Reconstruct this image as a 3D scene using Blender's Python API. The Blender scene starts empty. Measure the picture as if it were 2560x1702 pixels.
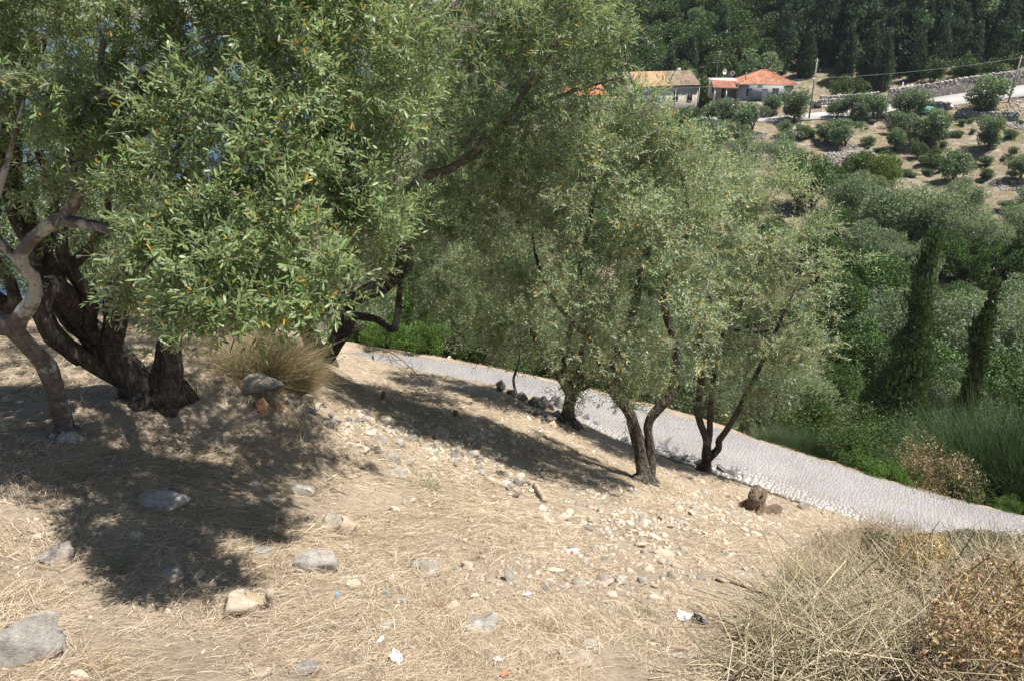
import bpy, bmesh, math
import numpy as np
from mathutils import Vector, Matrix

# ------------------------------------------------------------------ camera, sky, sun, exposure
scene = bpy.context.scene
R = math.radians
PITCH = R(22.5)
FPX = 1953.0                                   # focal length in pixels of the 2560 px wide photograph
cam = bpy.data.cameras.new('camera')
cam.sensor_fit = 'HORIZONTAL'; cam.sensor_width = 36.0; cam.lens = 36.0 * FPX / 2560.0
cam.clip_start = 0.1; cam.clip_end = 20000
cam_ob = bpy.data.objects.new('camera', cam)
scene.collection.objects.link(cam_ob)
cam_ob.location = (0, 0, 0)
cam_ob.rotation_euler = (math.pi / 2 - PITCH, 0, 0)
scene.camera = cam_ob

SUN_EL = R(67); SHADOW = np.array([-0.97, 0.22]); SHADOW = SHADOW / np.linalg.norm(SHADOW)
sun_dir = np.array([-SHADOW[0] * math.cos(SUN_EL), -SHADOW[1] * math.cos(SUN_EL), math.sin(SUN_EL)])   # towards the sun
world = bpy.data.worlds.new('World'); scene.world = world; world.use_nodes = True
wn = world.node_tree.nodes; wl = world.node_tree.links
sky = wn.new('ShaderNodeTexSky'); sky.sky_type = 'NISHITA'; sky.sun_disc = False
sky.sun_elevation = SUN_EL; sky.sun_rotation = math.atan2(sun_dir[0], sun_dir[1])
sky.air_density = 1.0; sky.dust_density = 0.6; sky.ozone_density = 1.2
bg = wn['Background']; bg.inputs['Strength'].default_value = 0.062
wl.new(sky.outputs[0], bg.inputs['Color'])
sl = bpy.data.lights.new('sun', 'SUN'); sl.energy = 5.0; sl.angle = R(0.53); sl.color = (1.0, 0.955, 0.88)
sun = bpy.data.objects.new('sun', sl); scene.collection.objects.link(sun)
sun.rotation_euler = Vector((-sun_dir[0], -sun_dir[1], -sun_dir[2])).to_track_quat('-Z', 'Y').to_euler()
scene.view_settings.view_transform = 'Standard'
scene.view_settings.look = 'None'
scene.view_settings.exposure = 0.82
scene.view_settings.gamma = 1.0
scene.view_settings.use_curve_mapping = False
scene.render.engine = 'CYCLES'
scene.cycles.max_bounces = 8; scene.cycles.transparent_max_bounces = 8
scene.cycles.diffuse_bounces = 4; scene.cycles.glossy_bounces = 2; scene.cycles.transmission_bounces = 4
COL = scene.collection

# ------------------------------------------------------------------ helpers
CP, SP = math.cos(PITCH), math.sin(PITCH)
def ray(u, v):
    a = (851.0 - v) / FPX
    return np.array([(u - 1280.0) / FPX, CP + a * SP, -SP + a * CP])
def P(u, v, y):
    d = ray(u, v)
    return d * (y / d[1])
def proj(p):
    p = np.asarray(p, float)
    dep = p[..., 1] * CP - p[..., 2] * SP
    up = p[..., 1] * SP + p[..., 2] * CP
    return 1280 + FPX * p[..., 0] / dep, 851 - FPX * up / dep, dep

def _hash(ix, iy, iz, seed):
    h = (ix.astype(np.int64) * 374761393 + iy.astype(np.int64) * 668265263 + iz.astype(np.int64) * 2147483647 + seed * 1274126177) & 0xffffffff
    h = ((h ^ (h >> 13)) * 1274126177) & 0xffffffff
    h = h ^ (h >> 16)
    return (h & 0xffff) / 65535.0
def vnoise(p, scale=1.0, seed=0):
    """value noise, -1..1; p is (N,2) or (N,3)"""
    p = np.asarray(p, float) * scale
    if p.shape[1] == 2: p = np.column_stack([p, np.zeros(len(p))])
    i = np.floor(p); f = p - i; f = f * f * (3 - 2 * f)
    ix, iy, iz = i[:, 0], i[:, 1], i[:, 2]
    r = 0
    for a in (0, 1):
        wa = f[:, 0] if a else 1 - f[:, 0]
        for b in (0, 1):
            wb = f[:, 1] if b else 1 - f[:, 1]
            for c in (0, 1):
                wc = f[:, 2] if c else 1 - f[:, 2]
                r = r + wa * wb * wc * _hash(ix + a, iy + b, iz + c, seed)
    return r * 2 - 1
def norm(a):
    return a / np.maximum(np.linalg.norm(a, axis=-1, keepdims=True), 1e-9)
def rng_of(seed): return np.random.default_rng(seed)

def tag(o, label=None, cat=None, group=None, kind=None):
    if label: o['label'] = label
    if cat: o['category'] = cat
    if group: o['group'] = group
    if kind: o['kind'] = kind
    return o
def empty(name, loc=(0, 0, 0), rz=0.0):
    o = bpy.data.objects.new(name, None); COL.objects.link(o)
    o.location = tuple(loc); o.rotation_euler = (0, 0, rz); o.empty_display_size = 0.2
    return o
def make_mesh(name, verts, tris=None, quads=None, tint=None, smooth=False):
    me = bpy.data.meshes.new(name)
    verts = np.asarray(verts, np.float32)
    parts = []; starts = []; totals = []
    nl = 0
    if tris is not None and len(tris):
        tris = np.asarray(tris, np.int32); parts.append(tris.ravel())
        starts.append(np.arange(len(tris)) * 3); totals.append(np.full(len(tris), 3)); nl = tris.size
    if quads is not None and len(quads):
        quads = np.asarray(quads, np.int32); parts.append(quads.ravel())
        starts.append(nl + np.arange(len(quads)) * 4); totals.append(np.full(len(quads), 4))
    li = np.concatenate(parts).astype(np.int32)
    st = np.concatenate(starts).astype(np.int32)
    me.vertices.add(len(verts)); me.vertices.foreach_set('co', verts.ravel())
    me.loops.add(len(li)); me.loops.foreach_set('vertex_index', li)
    me.polygons.add(len(st)); me.polygons.foreach_set('loop_start', st)
    if smooth: me.polygons.foreach_set('use_smooth', np.ones(len(st), bool))
    if tint is not None:
        at = me.attributes.new('tint', 'FLOAT_COLOR', 'POINT')
        c = np.ones((len(verts), 4), np.float32); c[:, :3] = np.asarray(tint, np.float32)
        at.data.foreach_set('color', c.ravel())
    me.update(calc_edges=True)
    return me
def obj(name, me, mat=None, parent=None):
    if mat is not None and not me.materials: me.materials.append(mat)
    o = bpy.data.objects.new(name, me); COL.objects.link(o)
    if parent is not None: o.parent = parent
    return o
def copy_tree(o, parent=None):
    c = o.copy(); COL.objects.link(c); c.parent = parent
    for ch in o.children: copy_tree(ch, c)
    return c

class MB:
    """collects shapes for ONE mesh"""
    def __init__(s): s.v = []; s.t = []; s.q = []; s.c = []; s.n = 0
    def add(s, v, t=None, q=None, c=None):
        v = np.asarray(v, float).reshape(-1, 3)
        if t is not None and len(t): s.t.append(np.asarray(t, np.int64) + s.n)
        if q is not None and len(q): s.q.append(np.asarray(q, np.int64) + s.n)
        s.v.append(v)
        if c is None: c = (1, 1, 1)
        c = np.asarray(c, float)
        s.c.append(np.broadcast_to(c, (len(v), 3)) if c.ndim == 1 else c)
        s.n += len(v)
        return s
    def box(s, lo, hi, c=None):
        x0, y0, z0 = lo; x1, y1, z1 = hi
        return s.hexa([(x0, y0, z0), (x1, y0, z0), (x1, y1, z0), (x0, y1, z0), (x0, y0, z1), (x1, y0, z1), (x1, y1, z1), (x0, y1, z1)], c)
    def hexa(s, v, c=None):
        return s.add(v, q=[(3, 2, 1, 0), (4, 5, 6, 7), (0, 1, 5, 4), (1, 2, 6, 5), (2, 3, 7, 6), (3, 0, 4, 7)], c=c)
    def tube(s, pts, rad, sides=8, c=None, cap=True, rough=0.0, seed=0, ridge=0.0):
        pts = np.asarray(pts, float); n = len(pts)
        rad = np.broadcast_to(np.asarray(rad, float), (n,)).copy()
        tan = np.gradient(pts, axis=0); tan = norm(tan)
        ref = np.array([0, 0, 1.0]) if abs(tan[0][2]) < 0.9 else np.array([1.0, 0, 0])
        vs = []
        nrm = norm(np.cross(tan[0], ref))
        ang = np.linspace(0, 2 * math.pi, sides, endpoint=False)
        for i in range(n):
            nrm = norm(nrm - tan[i] * np.dot(nrm, tan[i]))
            bi = np.cross(tan[i], nrm)
            r = rad[i]
            ring = np.cos(ang)[:, None] * nrm + np.sin(ang)[:, None] * bi
            rr = np.full(sides, r)
            if rough:
                q = ring * 1.6 + pts[i] * 3.0 + 17.3 * seed
                rr = r * (1 + rough * vnoise(q, 1.0, seed) + rough * 0.6 * vnoise(q, 2.7, seed + 5))
                if ridge: rr = rr * (1 + ridge * np.cos(ang * 5 + i * 0.25 + seed))
            vs.append(pts[i] + ring * rr[:, None])
        v = np.concatenate(vs)
        a = np.arange(sides); b = (a + 1) % sides
        q = np.concatenate([np.column_stack([i * sides + a, i * sides + b, (i + 1) * sides + b, (i + 1) * sides + a]) for i in range(n - 1)])
        t = None
        if cap:
            v = np.vstack([v, pts[0], pts[-1]])
            t = np.vstack([np.column_stack([b, a, np.full(sides, n * sides)]), np.column_stack([(n - 1) * sides + a, (n - 1) * sides + b, np.full(sides, n * sides + 1)])])
        return s.add(v, t, q, c)
    def mesh(s, name, smooth=False):
        return make_mesh(name, np.vstack(s.v), np.vstack(s.t) if s.t else None, np.vstack(s.q) if s.q else None, np.vstack(s.c), smooth)
    def build(s, name, mat, parent=None, smooth=False):
        return obj(name, s.mesh(name, smooth), mat, parent)

# ------------------------------------------------------------------ materials
def new_mat(name):
    m = bpy.data.materials.new(name); m.use_nodes = True
    nt = m.node_tree
    return m, nt, nt.nodes, nt.links, nt.nodes['Principled BSDF']
def N(nt, t, **kw):
    n = nt.nodes.new(t)
    for k, v in kw.items(): setattr(n, k, v)
    return n
def noise_node(nt, scale, detail=4, rough=0.6, coord='Object', vec=None):
    tc = N(nt, 'ShaderNodeTexCoord'); n = N(nt, 'ShaderNodeTexNoise')
    n.inputs['Scale'].default_value = scale; n.inputs['Detail'].default_value = detail; n.inputs['Roughness'].default_value = rough
    nt.links.new(vec if vec is not None else tc.outputs[coord], n.inputs['Vector'])
    return n
def ramp(nt, fac, stops):
    r = N(nt, 'ShaderNodeValToRGB'); e = r.color_ramp.elements
    while len(e) < len(stops): e.new(0.5)
    for i, (p, c) in enumerate(stops):
        e[i].position = p; e[i].color = (*c, 1)
    nt.links.new(fac, r.inputs[0]); return r
def mixc(nt, fac, a, b, mode='MIX'):
    m = N(nt, 'ShaderNodeMix', data_type='RGBA', blend_type=mode)
    for sock, val in ((m.inputs[0], fac), (m.inputs[6], a), (m.inputs[7], b)):
        if hasattr(val, 'links'): nt.links.new(val, sock)
        elif isinstance(val, (int, float)): sock.default_value = val
        else: sock.default_value = (*val, 1)
    return m.outputs[2]
def bump(nt, h, strength, dist=0.02):
    b = N(nt, 'ShaderNodeBump'); b.inputs['Strength'].default_value = strength; b.inputs['Distance'].default_value = dist
    nt.links.new(h, b.inputs['Height']); return b.outputs[0]
def plain(name, col, rough=0.8, var=0.25, scale=3.0, bstr=0.2, metal=0.0, spec=0.3, coord='Object'):
    m, nt, nd, lk, b = new_mat(name)
    n = noise_node(nt, scale, 5, 0.65, coord)
    lo = tuple(c * (1 - var) for c in col); hi = tuple(min(1, c * (1 + var)) for c in col)
    r = ramp(nt, n.outputs[0], [(0.3, lo), (0.7, hi)])
    lk.new(r.outputs[0], b.inputs['Base Color'])
    b.inputs['Roughness'].default_value = rough; b.inputs['Metallic'].default_value = metal
    b.inputs['Specular IOR Level'].default_value = spec
    if bstr:
        n2 = noise_node(nt, scale * 6, 4, 0.7, coord)
        lk.new(bump(nt, n2.outputs[0], bstr), b.inputs['Normal'])
    return m
def tinted(name, rough=0.6, trans=0.25, under=None, spec=0.4, grain=0.0, gamt=0.75):
    """colour from each piece's own tint; leaves let some light through and may have a paler underside"""
    m, nt, nd, lk, b = new_mat(name)
    at = N(nt, 'ShaderNodeAttribute', attribute_name='tint')
    c = at.outputs['Color']
    if grain:
        n = noise_node(nt, grain, 5, 0.7)
        c = mixc(nt, gamt, c, ramp(nt, n.outputs[0], [(0.25, (0.45, 0.45, 0.45)), (0.75, (1.5, 1.5, 1.5))]).outputs[0], 'MULTIPLY')
    if under:
        g = N(nt, 'ShaderNodeNewGeometry')
        c = mixc(nt, g.outputs['Backfacing'], c, mixc(nt, under[3], c, under[:3]))
    lk.new(c, b.inputs['Base Color'])
    b.inputs['Roughness'].default_value = rough; b.inputs['Specular IOR Level'].default_value = spec
    if trans:
        tr = N(nt, 'ShaderNodeBsdfTranslucent'); mx = N(nt, 'ShaderNodeMixShader'); mx.inputs[0].default_value = trans
        c2 = mixc(nt, 1.0, c, (1.05, 1.3, 0.5), 'MULTIPLY')
        lk.new(c2, tr.inputs[0]); lk.new(b.outputs[0], mx.inputs[1]); lk.new(tr.outputs[0], mx.inputs[2])
        lk.new(mx.outputs[0], nd['Material Output'].inputs['Surface'])
    return m

M = {}
M['olive_leaf'] = tinted('olive_leaf', 0.45, 0.30, (0.43, 0.46, 0.36, 0.65), 0.45)
M['green_leaf'] = tinted('green_leaf', 0.5, 0.25, None, 0.35)
M['dry_stem'] = tinted('dry_stem', 0.8, 0.12, None, 0.2)
M['grass'] = tinted('grass', 0.85, 0.15, None, 0.15)

def bark_mat():
    m, nt, nd, lk, b = new_mat('olive_bark')
    tc = N(nt, 'ShaderNodeTexCoord'); mp = N(nt, 'ShaderNodeMapping'); mp.inputs['Scale'].default_value = (9, 9, 3.2)
    lk.new(tc.outputs['Object'], mp.inputs['Vector'])
    n = noise_node(nt, 3.0, 7, 0.72, vec=mp.outputs[0])
    vo = N(nt, 'ShaderNodeTexVoronoi'); vo.inputs['Scale'].default_value = 3.0; lk.new(mp.outputs[0], vo.inputs['Vector'])
    r = ramp(nt, n.outputs[0], [(0.34, (0.030, 0.024, 0.019)), (0.52, (0.085, 0.07, 0.057)), (0.70, (0.20, 0.178, 0.152))])
    n2 = noise_node(nt, 2.3, 5, 0.7)
    lich = ramp(nt, n2.outputs[0], [(0.60, (0, 0, 0)), (0.68, (.8, .8, .8))])
    c = mixc(nt, lich.outputs[0], r.outputs[0], (0.30, 0.29, 0.265))
    n3 = noise_node(nt, 3.1, 3, 0.6)
    och = ramp(nt, n3.outputs[0], [(0.70, (0, 0, 0)), (0.73, (0.6, 0.6, 0.6))])
    c = mixc(nt, och.outputs[0], c, (0.42, 0.26, 0.06))
    lk.new(c, b.inputs['Base Color']); b.inputs['Roughness'].default_value = 0.9; b.inputs['Specular IOR Level'].default_value = 0.2
    h = N(nt, 'ShaderNodeMath', operation='ADD'); lk.new(n.outputs[0], h.inputs[0]); lk.new(vo.outputs['Distance'], h.inputs[1])
    lk.new(bump(nt, h.outputs[0], 0.9, 0.03), b.inputs['Normal'])
    return m
M['bark'] = bark_mat()
def smooth_bark():
    m, nt, nd, lk, b = new_mat('smooth_branch_bark')
    n = noise_node(nt, 9.0, 6, 0.7)
    r = ramp(nt, n.outputs[0], [(0.3, (0.085, 0.068, 0.056)), (0.52, (0.14, 0.122, 0.105)), (0.7, (0.27, 0.245, 0.215))])
    n2 = noise_node(nt, 2.1, 5, 0.75)
    lich = ramp(nt, n2.outputs[0], [(0.50, (0, 0, 0)), (0.56, (1, 1, 1))])
    c = mixc(nt, lich.outputs[0], r.outputs[0], (0.38, 0.37, 0.34))
    n3 = noise_node(nt, 34, 4, 0.7)
    sp = ramp(nt, n3.outputs[0], [(0.36, (1, 1, 1)), (0.42, (0, 0, 0))])
    c = mixc(nt, sp.outputs[0], c, (0.10, 0.085, 0.07))
    lk.new(c, b.inputs['Base Color']); b.inputs['Roughness'].default_value = 0.85; b.inputs['Specular IOR Level'].default_value = 0.2
    lk.new(bump(nt, n3.outputs[0], 0.7, 0.012), b.inputs['Normal'])
    return m
M['branch'] = smooth_bark()
def rock_mat(name, dark, mid, light, stain, stain_amt=0.5, scale=5.0):
    m, nt, nd, lk, b = new_mat(name)
    oi = N(nt, 'ShaderNodeObjectInfo'); tc = N(nt, 'ShaderNodeTexCoord')
    off = N(nt, 'ShaderNodeVectorMath', operation='ADD'); sc = N(nt, 'ShaderNodeMath', operation='MULTIPLY'); sc.inputs[1].default_value = 40.0
    lk.new(oi.outputs['Random'], sc.inputs[0]); lk.new(tc.outputs['Object'], off.inputs[0]); lk.new(sc.outputs[0], off.inputs[1])
    n = noise_node(nt, scale, 8, 0.72, vec=off.outputs[0])
    r = ramp(nt, n.outputs[0], [(0.28, dark), (0.47, mid), (0.7, light)])
    n2 = noise_node(nt, scale * 0.35, 4, 0.6, vec=off.outputs[0])
    st = ramp(nt, n2.outputs[0], [(0.5, (0, 0, 0)), (0.68, (stain_amt,) * 3)])
    c = mixc(nt, st.outputs[0], r.outputs[0], stain)
    hsv = N(nt, 'ShaderNodeHueSaturation'); mr = N(nt, 'ShaderNodeMapRange'); mr.inputs[3].default_value = 0.72; mr.inputs[4].default_value = 1.25
    lk.new(oi.outputs['Random'], mr.inputs[0]); lk.new(mr.outputs[0], hsv.inputs['Value']); lk.new(c, hsv.inputs['Color'])
    lk.new(hsv.outputs[0], b.inputs['Base Color'])
    b.inputs['Roughness'].default_value = 0.9; b.inputs['Specular IOR Level'].default_value = 0.2
    n3 = noise_node(nt, scale * 3, 8, 0.75, vec=off.outputs[0])
    lk.new(bump(nt, n3.outputs[0], 0.8, 0.02), b.inputs['Normal'])
    return m
M['limestone'] = rock_mat('grey_limestone', (0.16, 0.15, 0.14), (0.34, 0.32, 0.29), (0.52, 0.495, 0.45), (0.40, 0.29, 0.19), 0.75, 3.0)
M['pale_stone'] = rock_mat('pale_limestone', (0.34, 0.28, 0.22), (0.56, 0.48, 0.385), (0.70, 0.635, 0.54), (0.48, 0.32, 0.19), 0.7, 3.0)
M['dark_stone'] = rock_mat('weathered_dark_limestone', (0.10, 0.095, 0.09), (0.22, 0.21, 0.20), (0.38, 0.365, 0.34), (0.2, 0.17, 0.14))
M['orange_stone'] = rock_mat('orange_clay_stone', (0.22, 0.11, 0.06), (0.38, 0.21, 0.11), (0.50, 0.33, 0.19), (0.28, 0.15, 0.09))
M['far_stone'] = tinted('far_stone', 0.95, 0.0, None, 0.1, grain=1.5)

def ground_mat():
    m, nt, nd, lk, b = new_mat('dry_hillside_ground')
    tc = N(nt, 'ShaderNodeTexCoord')
    n1 = noise_node(nt, 0.9, 6, 0.65); n2 = noise_node(nt, 14, 6, 0.75); n3 = noise_node(nt, 70, 5, 0.8)
    soil = ramp(nt, n1.outputs[0], [(0.3, (0.235, 0.178, 0.13)), (0.5, (0.345, 0.272, 0.203)), (0.7, (0.43, 0.355, 0.275))])
    fine = ramp(nt, n2.outputs[0], [(0.25, (0.45, 0.43, 0.40)), (0.5, (1, 1, 1)), (0.75, (1.3, 1.3, 1.27))])
    c = mixc(nt, 1.0, soil.outputs[0], fine.outputs[0], 'MULTIPLY')
    # thatch of broken straw: stretched noise in two directions
    for k, rot in enumerate((0.5, 1.9)):
        mp = N(nt, 'ShaderNodeMapping'); mp.inputs['Rotation'].default_value = (0, 0, rot); mp.inputs['Scale'].default_value = (9, 130, 40)
        lk.new(tc.outputs['Object'], mp.inputs['Vector'])
        s = noise_node(nt, 1.0, 3, 0.6, vec=mp.outputs[0])
        sr = ramp(nt, s.outputs[0], [(0.55, (0, 0, 0)), (0.66, (0.75, 0.75, 0.75))])
        c = mixc(nt, sr.outputs[0], c, (0.56, 0.47, 0.34))
    # far slope: redder earth, dull dry grass and pale scree, by distance down the valley
    sep = N(nt, 'ShaderNodeSeparateXYZ'); lk.new(tc.outputs['Object'], sep.inputs[0])
    far = N(nt, 'ShaderNodeMapRange'); far.inputs[1].default_value = 22; far.inputs[2].default_value = 40; lk.new(sep.outputs[1], far.inputs[0])
    f1 = noise_node(nt, 0.16, 6, 0.7); f2 = noise_node(nt, 0.8, 6, 0.75)
    fc = ramp(nt, f1.outputs[0], [(0.36, (0.115, 0.112, 0.05)), (0.44, (0.16, 0.14, 0.072)), (0.50, (0.205, 0.16, 0.115)), (0.57, (0.18, 0.15, 0.095)), (0.64, (0.14, 0.13, 0.06))])
    scree = ramp(nt, f2.outputs[0], [(0.50, (0, 0, 0)), (0.62, (0.75, 0.75, 0.75))])
    fc2 = mixc(nt, scree.outputs[0], fc.outputs[0], (0.345, 0.315, 0.285))
    c = mixc(nt, far.outputs[0], c, fc2)
    lk.new(c, b.inputs['Base Color']); b.inputs['Roughness'].default_value = 0.95; b.inputs['Specular IOR Level'].default_value = 0.1
    h = N(nt, 'ShaderNodeMath', operation='ADD'); lk.new(n2.outputs[0], h.inputs[0]); lk.new(n3.outputs[0], h.inputs[1])
    lk.new(bump(nt, h.outputs[0], 0.8, 0.03), b.inputs['Normal'])
    return m
M['ground'] = ground_mat()
M['sett'] = tinted('path_sett', 0.9, 0.0, None, 0.2, grain=2.5, gamt=0.3)
M['mortar'] = plain('path_mortar', (0.265, 0.252, 0.242), 0.95, 0.12, 4, 0.3)
M['asphalt'] = plain('pale_concrete_road', (0.40, 0.38, 0.36), 0.9, 0.1, 0.8, 0.1)
M['wood'] = plain('dry_wood', (0.36, 0.30, 0.23), 0.85, 0.4, 14, 0.5)
M['dark_wood'] = plain('brown_rotten_wood', (0.21, 0.155, 0.11), 0.95, 0.65, 22, 0.9)
M['paper'] = plain('white_paper', (0.80, 0.80, 0.80), 0.7, 0.05, 5, 0.1)
M['blue_plastic'] = plain('blue_plastic', (0.24, 0.34, 0.50), 0.4, 0.2, 6, 0.1, spec=0.5)
M['teal_plastic'] = plain('teal_plastic', (0.12, 0.36, 0.42), 0.5, 0.2, 6, 0.1)
M['black_plastic'] = plain('black_plastic_film', (0.035, 0.036, 0.04), 0.35, 0.3, 6, 0.2, spec=0.5)
M['red_paint'] = plain('red_print', (0.6, 0.05, 0.05), 0.5, 0.1, 6, 0)
M['tin'] = plain('white_tin', (0.75, 0.75, 0.76), 0.3, 0.05, 6, 0, metal=0.2, spec=0.5)
M['render_grey'] = plain('grey_house_render', (0.36, 0.36, 0.37), 0.9, 0.06, 0.6, 0.05)
M['render_cream'] = plain('cream_house_render', (0.50, 0.45, 0.375), 0.9, 0.08, 0.6, 0.05)
M['white_paint'] = plain('white_paint', (0.66, 0.65, 0.63), 0.8, 0.04, 0.6, 0.02)
M['old_stone_wall'] = plain('old_masonry', (0.46, 0.43, 0.385), 0.95, 0.35, 2.6, 0.5)
M['shaded_stone_wall'] = plain('shaded_masonry', (0.17, 0.16, 0.155), 0.95, 0.35, 2.2, 0.5)  # old masonry darkened in colour to carry the gable side's shade
M['roof_new'] = tinted('red_roof_tile', 0.75, 0.0, None, 0.2, grain=0.7)
M['glass'] = plain('dark_window_glass', (0.03, 0.035, 0.04), 0.12, 0.2, 0.5, 0, spec=0.6)
M['shutter'] = plain('green_grey_shutter', (0.24, 0.27, 0.24), 0.7, 0.1, 2, 0.1)
M['blue_paint'] = plain('blue_shutter_paint', (0.13, 0.25, 0.48), 0.6, 0.1, 2, 0.1)
M['steel'] = plain('galvanised_steel', (0.33, 0.33, 0.34), 0.45, 0.2, 4, 0.05, metal=0.6)
M['dark_metal'] = plain('dark_metal', (0.05, 0.05, 0.055), 0.4, 0.2, 4, 0, metal=0.4)
M['rubber'] = plain('black_rubber', (0.02, 0.02, 0.02), 0.7, 0.2, 4, 0)
M['terracotta'] = plain('terracotta', (0.45, 0.19, 0.10), 0.85, 0.15, 4, 0.1)
M['pole_wood'] = plain('weathered_pole_wood', (0.30, 0.27, 0.235), 0.9, 0.25, 4, 0.3)
M['wire'] = plain('wire_grey', (0.30, 0.31, 0.31), 0.6, 0.1, 4, 0)
M['tarp'] = plain('green_tarpaulin', (0.14, 0.29, 0.23), 0.6, 0.2, 1.2, 0.2)

def sea_mat():
    m, nt, nd, lk, b = new_mat('sea_water')
    b.inputs['Base Color'].default_value = (0.010, 0.045, 0.13, 1); b.inputs['Roughness'].default_value = 0.22
    b.inputs['IOR'].default_value = 1.33
    n = noise_node(nt, 0.5, 5, 0.6)
    lk.new(bump(nt, n.outputs[0], 0.5, 0.6), b.inputs['Normal'])
    return m
M['sea'] = sea_mat()

# ------------------------------------------------------------------ terrain
ctrl = []
def cpx(u, v, y): ctrl.append(tuple(P(u, v, y)))
for (u, v, y) in [
    (-300, 1702, 2.8), (0, 1702, 2.9), (640, 1702, 3.05), (1280, 1702, 3.25), (1900, 1702, 3.6), (2560, 1702, 4.1), (3000, 1702, 4.4),
    (-300, 1400, 3.9), (100, 1400, 4.25), (640, 1400, 4.6), (1280, 1400, 5.15), (1700, 1450, 5.4), (2300, 1500, 5.9),
    (400, 1250, 5.4), (900, 1250, 6.35), (1300, 1250, 7.5), (1600, 1330, 7.4),
    (170, 1085, 6.2), (-200, 1085, 6.0), (600, 1120, 6.9), (390, 985, 7.2), (650, 1005, 7.6), (20, 840, 9.4), (-200, 800, 10), (0, 770, 11), (300, 850, 9.2), (560, 890, 9.2),
    (1050, 1090, 8.9), (1150, 1035, 10.6), (1000, 960, 12.3), (830, 935, 11.7), (790, 893, 11.7), (1250, 975, 13.2), (940, 925, 13.4),
    (1612, 1200, 10.3), (1420, 1057, 12.6), (1755, 1168, 12.25), (1890, 1290, 9.5), (2050, 1330, 9.3), (2250, 1400, 8.2), (2560, 1450, 7.6)]:
    cpx(u, v, y)
for c in [(0, -3, -0.6), (-6, -3, -0.6), (6, -3, -1.8), (0, 0, -1.75), (-4, 0, -1.6), (4, 0, -2.4), (10, 0, -4.5), (-12, 0, -1.5), (-12, 6, -3.2), (-14, 12, -4.2), (14, 5, -8), (10, 6, -6.5),
          (-6, 14, -5.2), (-9, 18, -7.0), (-14, 22, -9.5), (0, 20, -9.2), (5, 18.5, -9.8), (9, 16, -10.2), (12, 13, -10.4), (14, 9, -10), (20, 8, -14),
          (9, 24, -14), (16, 20, -15), (24, 18, -18), (0, 30, -14.5), (10, 36, -20), (20, 32, -22), (30, 30, -24), (-10, 34, -16), (-22, 30, -18), (-30, 14, -12),
          (10, 55, -25), (24, 50, -26.5), (38, 48, -27), (50, 46, -26), (0, 60, -24), (-20, 60, -28), (-40, 60, -38), (-60, 40, -40), (-50, 10, -22),
          (20, 80, -23.5), (36, 80, -25), (50, 75, -25.5), (60, 90, -22.8), (60, 105, -20.8), (40, 105, -21.5), (22, 110, -20.5), (75, 80, -21), (75, 105, -17.5),
          (0, 110, -22), (-30, 110, -38), (-70, 110, -52), (-110, 60, -60), (-120, 160, -62), (100, 60, -18), (110, 110, -13), (60, 30, -22), (100, 0, -12), (40, 0, -16),
          (22, 146, -18), (34, 142, -16.8), (47, 140, -15.8), (62, 136, -15.2), (75, 133, -13.2), (90, 132, -11), (110, 132, -8.5),
          (24, 168, -15), (44, 163, -12.8), (62, 156, -11.3), (80, 150, -9), (100, 148, -6), (0, 150, -22), (-30, 150, -40),
          (30, 200, -3), (50, 200, 2), (80, 200, 8), (120, 200, 16), (0, 200, -12), (-30, 210, -32), (-80, 210, -60), (-140, 260, -62),
          (30, 260, 24), (80, 260, 36), (140, 260, 45), (0, 270, 8), (-40, 280, -30), (50, 340, 60), (120, 340, 75), (200, 260, 50), (200, 140, 0), (200, 0, -5), (-10, 350, 20), (-90, 350, -62), (-200, 100, -62), (-200, 350, -62), (-160, -20, -60), (-40, -20, -10), (200, 350, 80), (60, -30, -8)]:
    ctrl.append(c)
ctrl = np.array(ctrl)
CSM = 0.6
def _rbf_mat(p):
    d2 = ((p[:, None, :] - ctrl[None, :, :2]) ** 2).sum(-1)
    return np.sqrt(d2 + CSM ** 2)
_n = len(ctrl)
_A = np.zeros((_n + 3, _n + 3)); _A[:_n, :_n] = _rbf_mat(ctrl[:, :2]) - np.eye(_n) * 0.05
_A[:_n, _n] = 1; _A[:_n, _n + 1:] = ctrl[:, :2]; _A[_n, :_n] = 1; _A[_n + 1:, :_n] = ctrl[:, :2].T
_w = np.linalg.solve(_A, np.concatenate([ctrl[:, 2], np.zeros(3)]))
def base_h(p):
    out = np.empty(len(p))
    for i in range(0, len(p), 20000):
        q = p[i:i + 20000]
        out[i:i + 20000] = _rbf_mat(q) @ _w[:_n] + _w[_n] + q @ _w[_n + 1:]
    return out

# the cobbled path: centre line from measured edge points
PATH_W = 1.62
def catmull(pts, n=24):
    pts = np.asarray(pts, float)
    p = np.vstack([2 * pts[0] - pts[1], pts, 2 * pts[-1] - pts[-2]])
    out = []
    t = np.linspace(0, 1, n, endpoint=False)[:, None]
    for i in range(1, len(p) - 2):
        a, b, c, d = p[i - 1], p[i], p[i + 1], p[i + 2]
        out.append(0.5 * (2 * b + (c - a) * t + (2 * a - 5 * b + 4 * c - d) * t ** 2 + (3 * b - a - 3 * c + d) * t ** 3))
    out.append(pts[-1:])
    return np.vstack(out)
pc = catmull([(-16, 13.0, -6.4), (-11, 14.4, -6.75), (-7.0, 15.5, -7.05), (-3.4, 16.05, -7.3), (-1.4, 15.8, -7.45), (1.5, 14.75, -7.65), (4.45, 13.05, -7.85), (6.85, 11.6, -8.0), (8.75, 10.75, -8.12), (11.5, 9.6, -8.25), (15, 8.2, -8.4), (19, 7, -8.6)], 40)
rc = catmull([(10, 150, -20.5), (24, 143.5, -18.0), (36, 141, -16.6), (48, 139, -15.7), (62, 136.5, -14.6), (76, 134, -12.2), (92, 132.5, -10.0), (112, 132, -8), (135, 134, -5)], 16)
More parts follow.
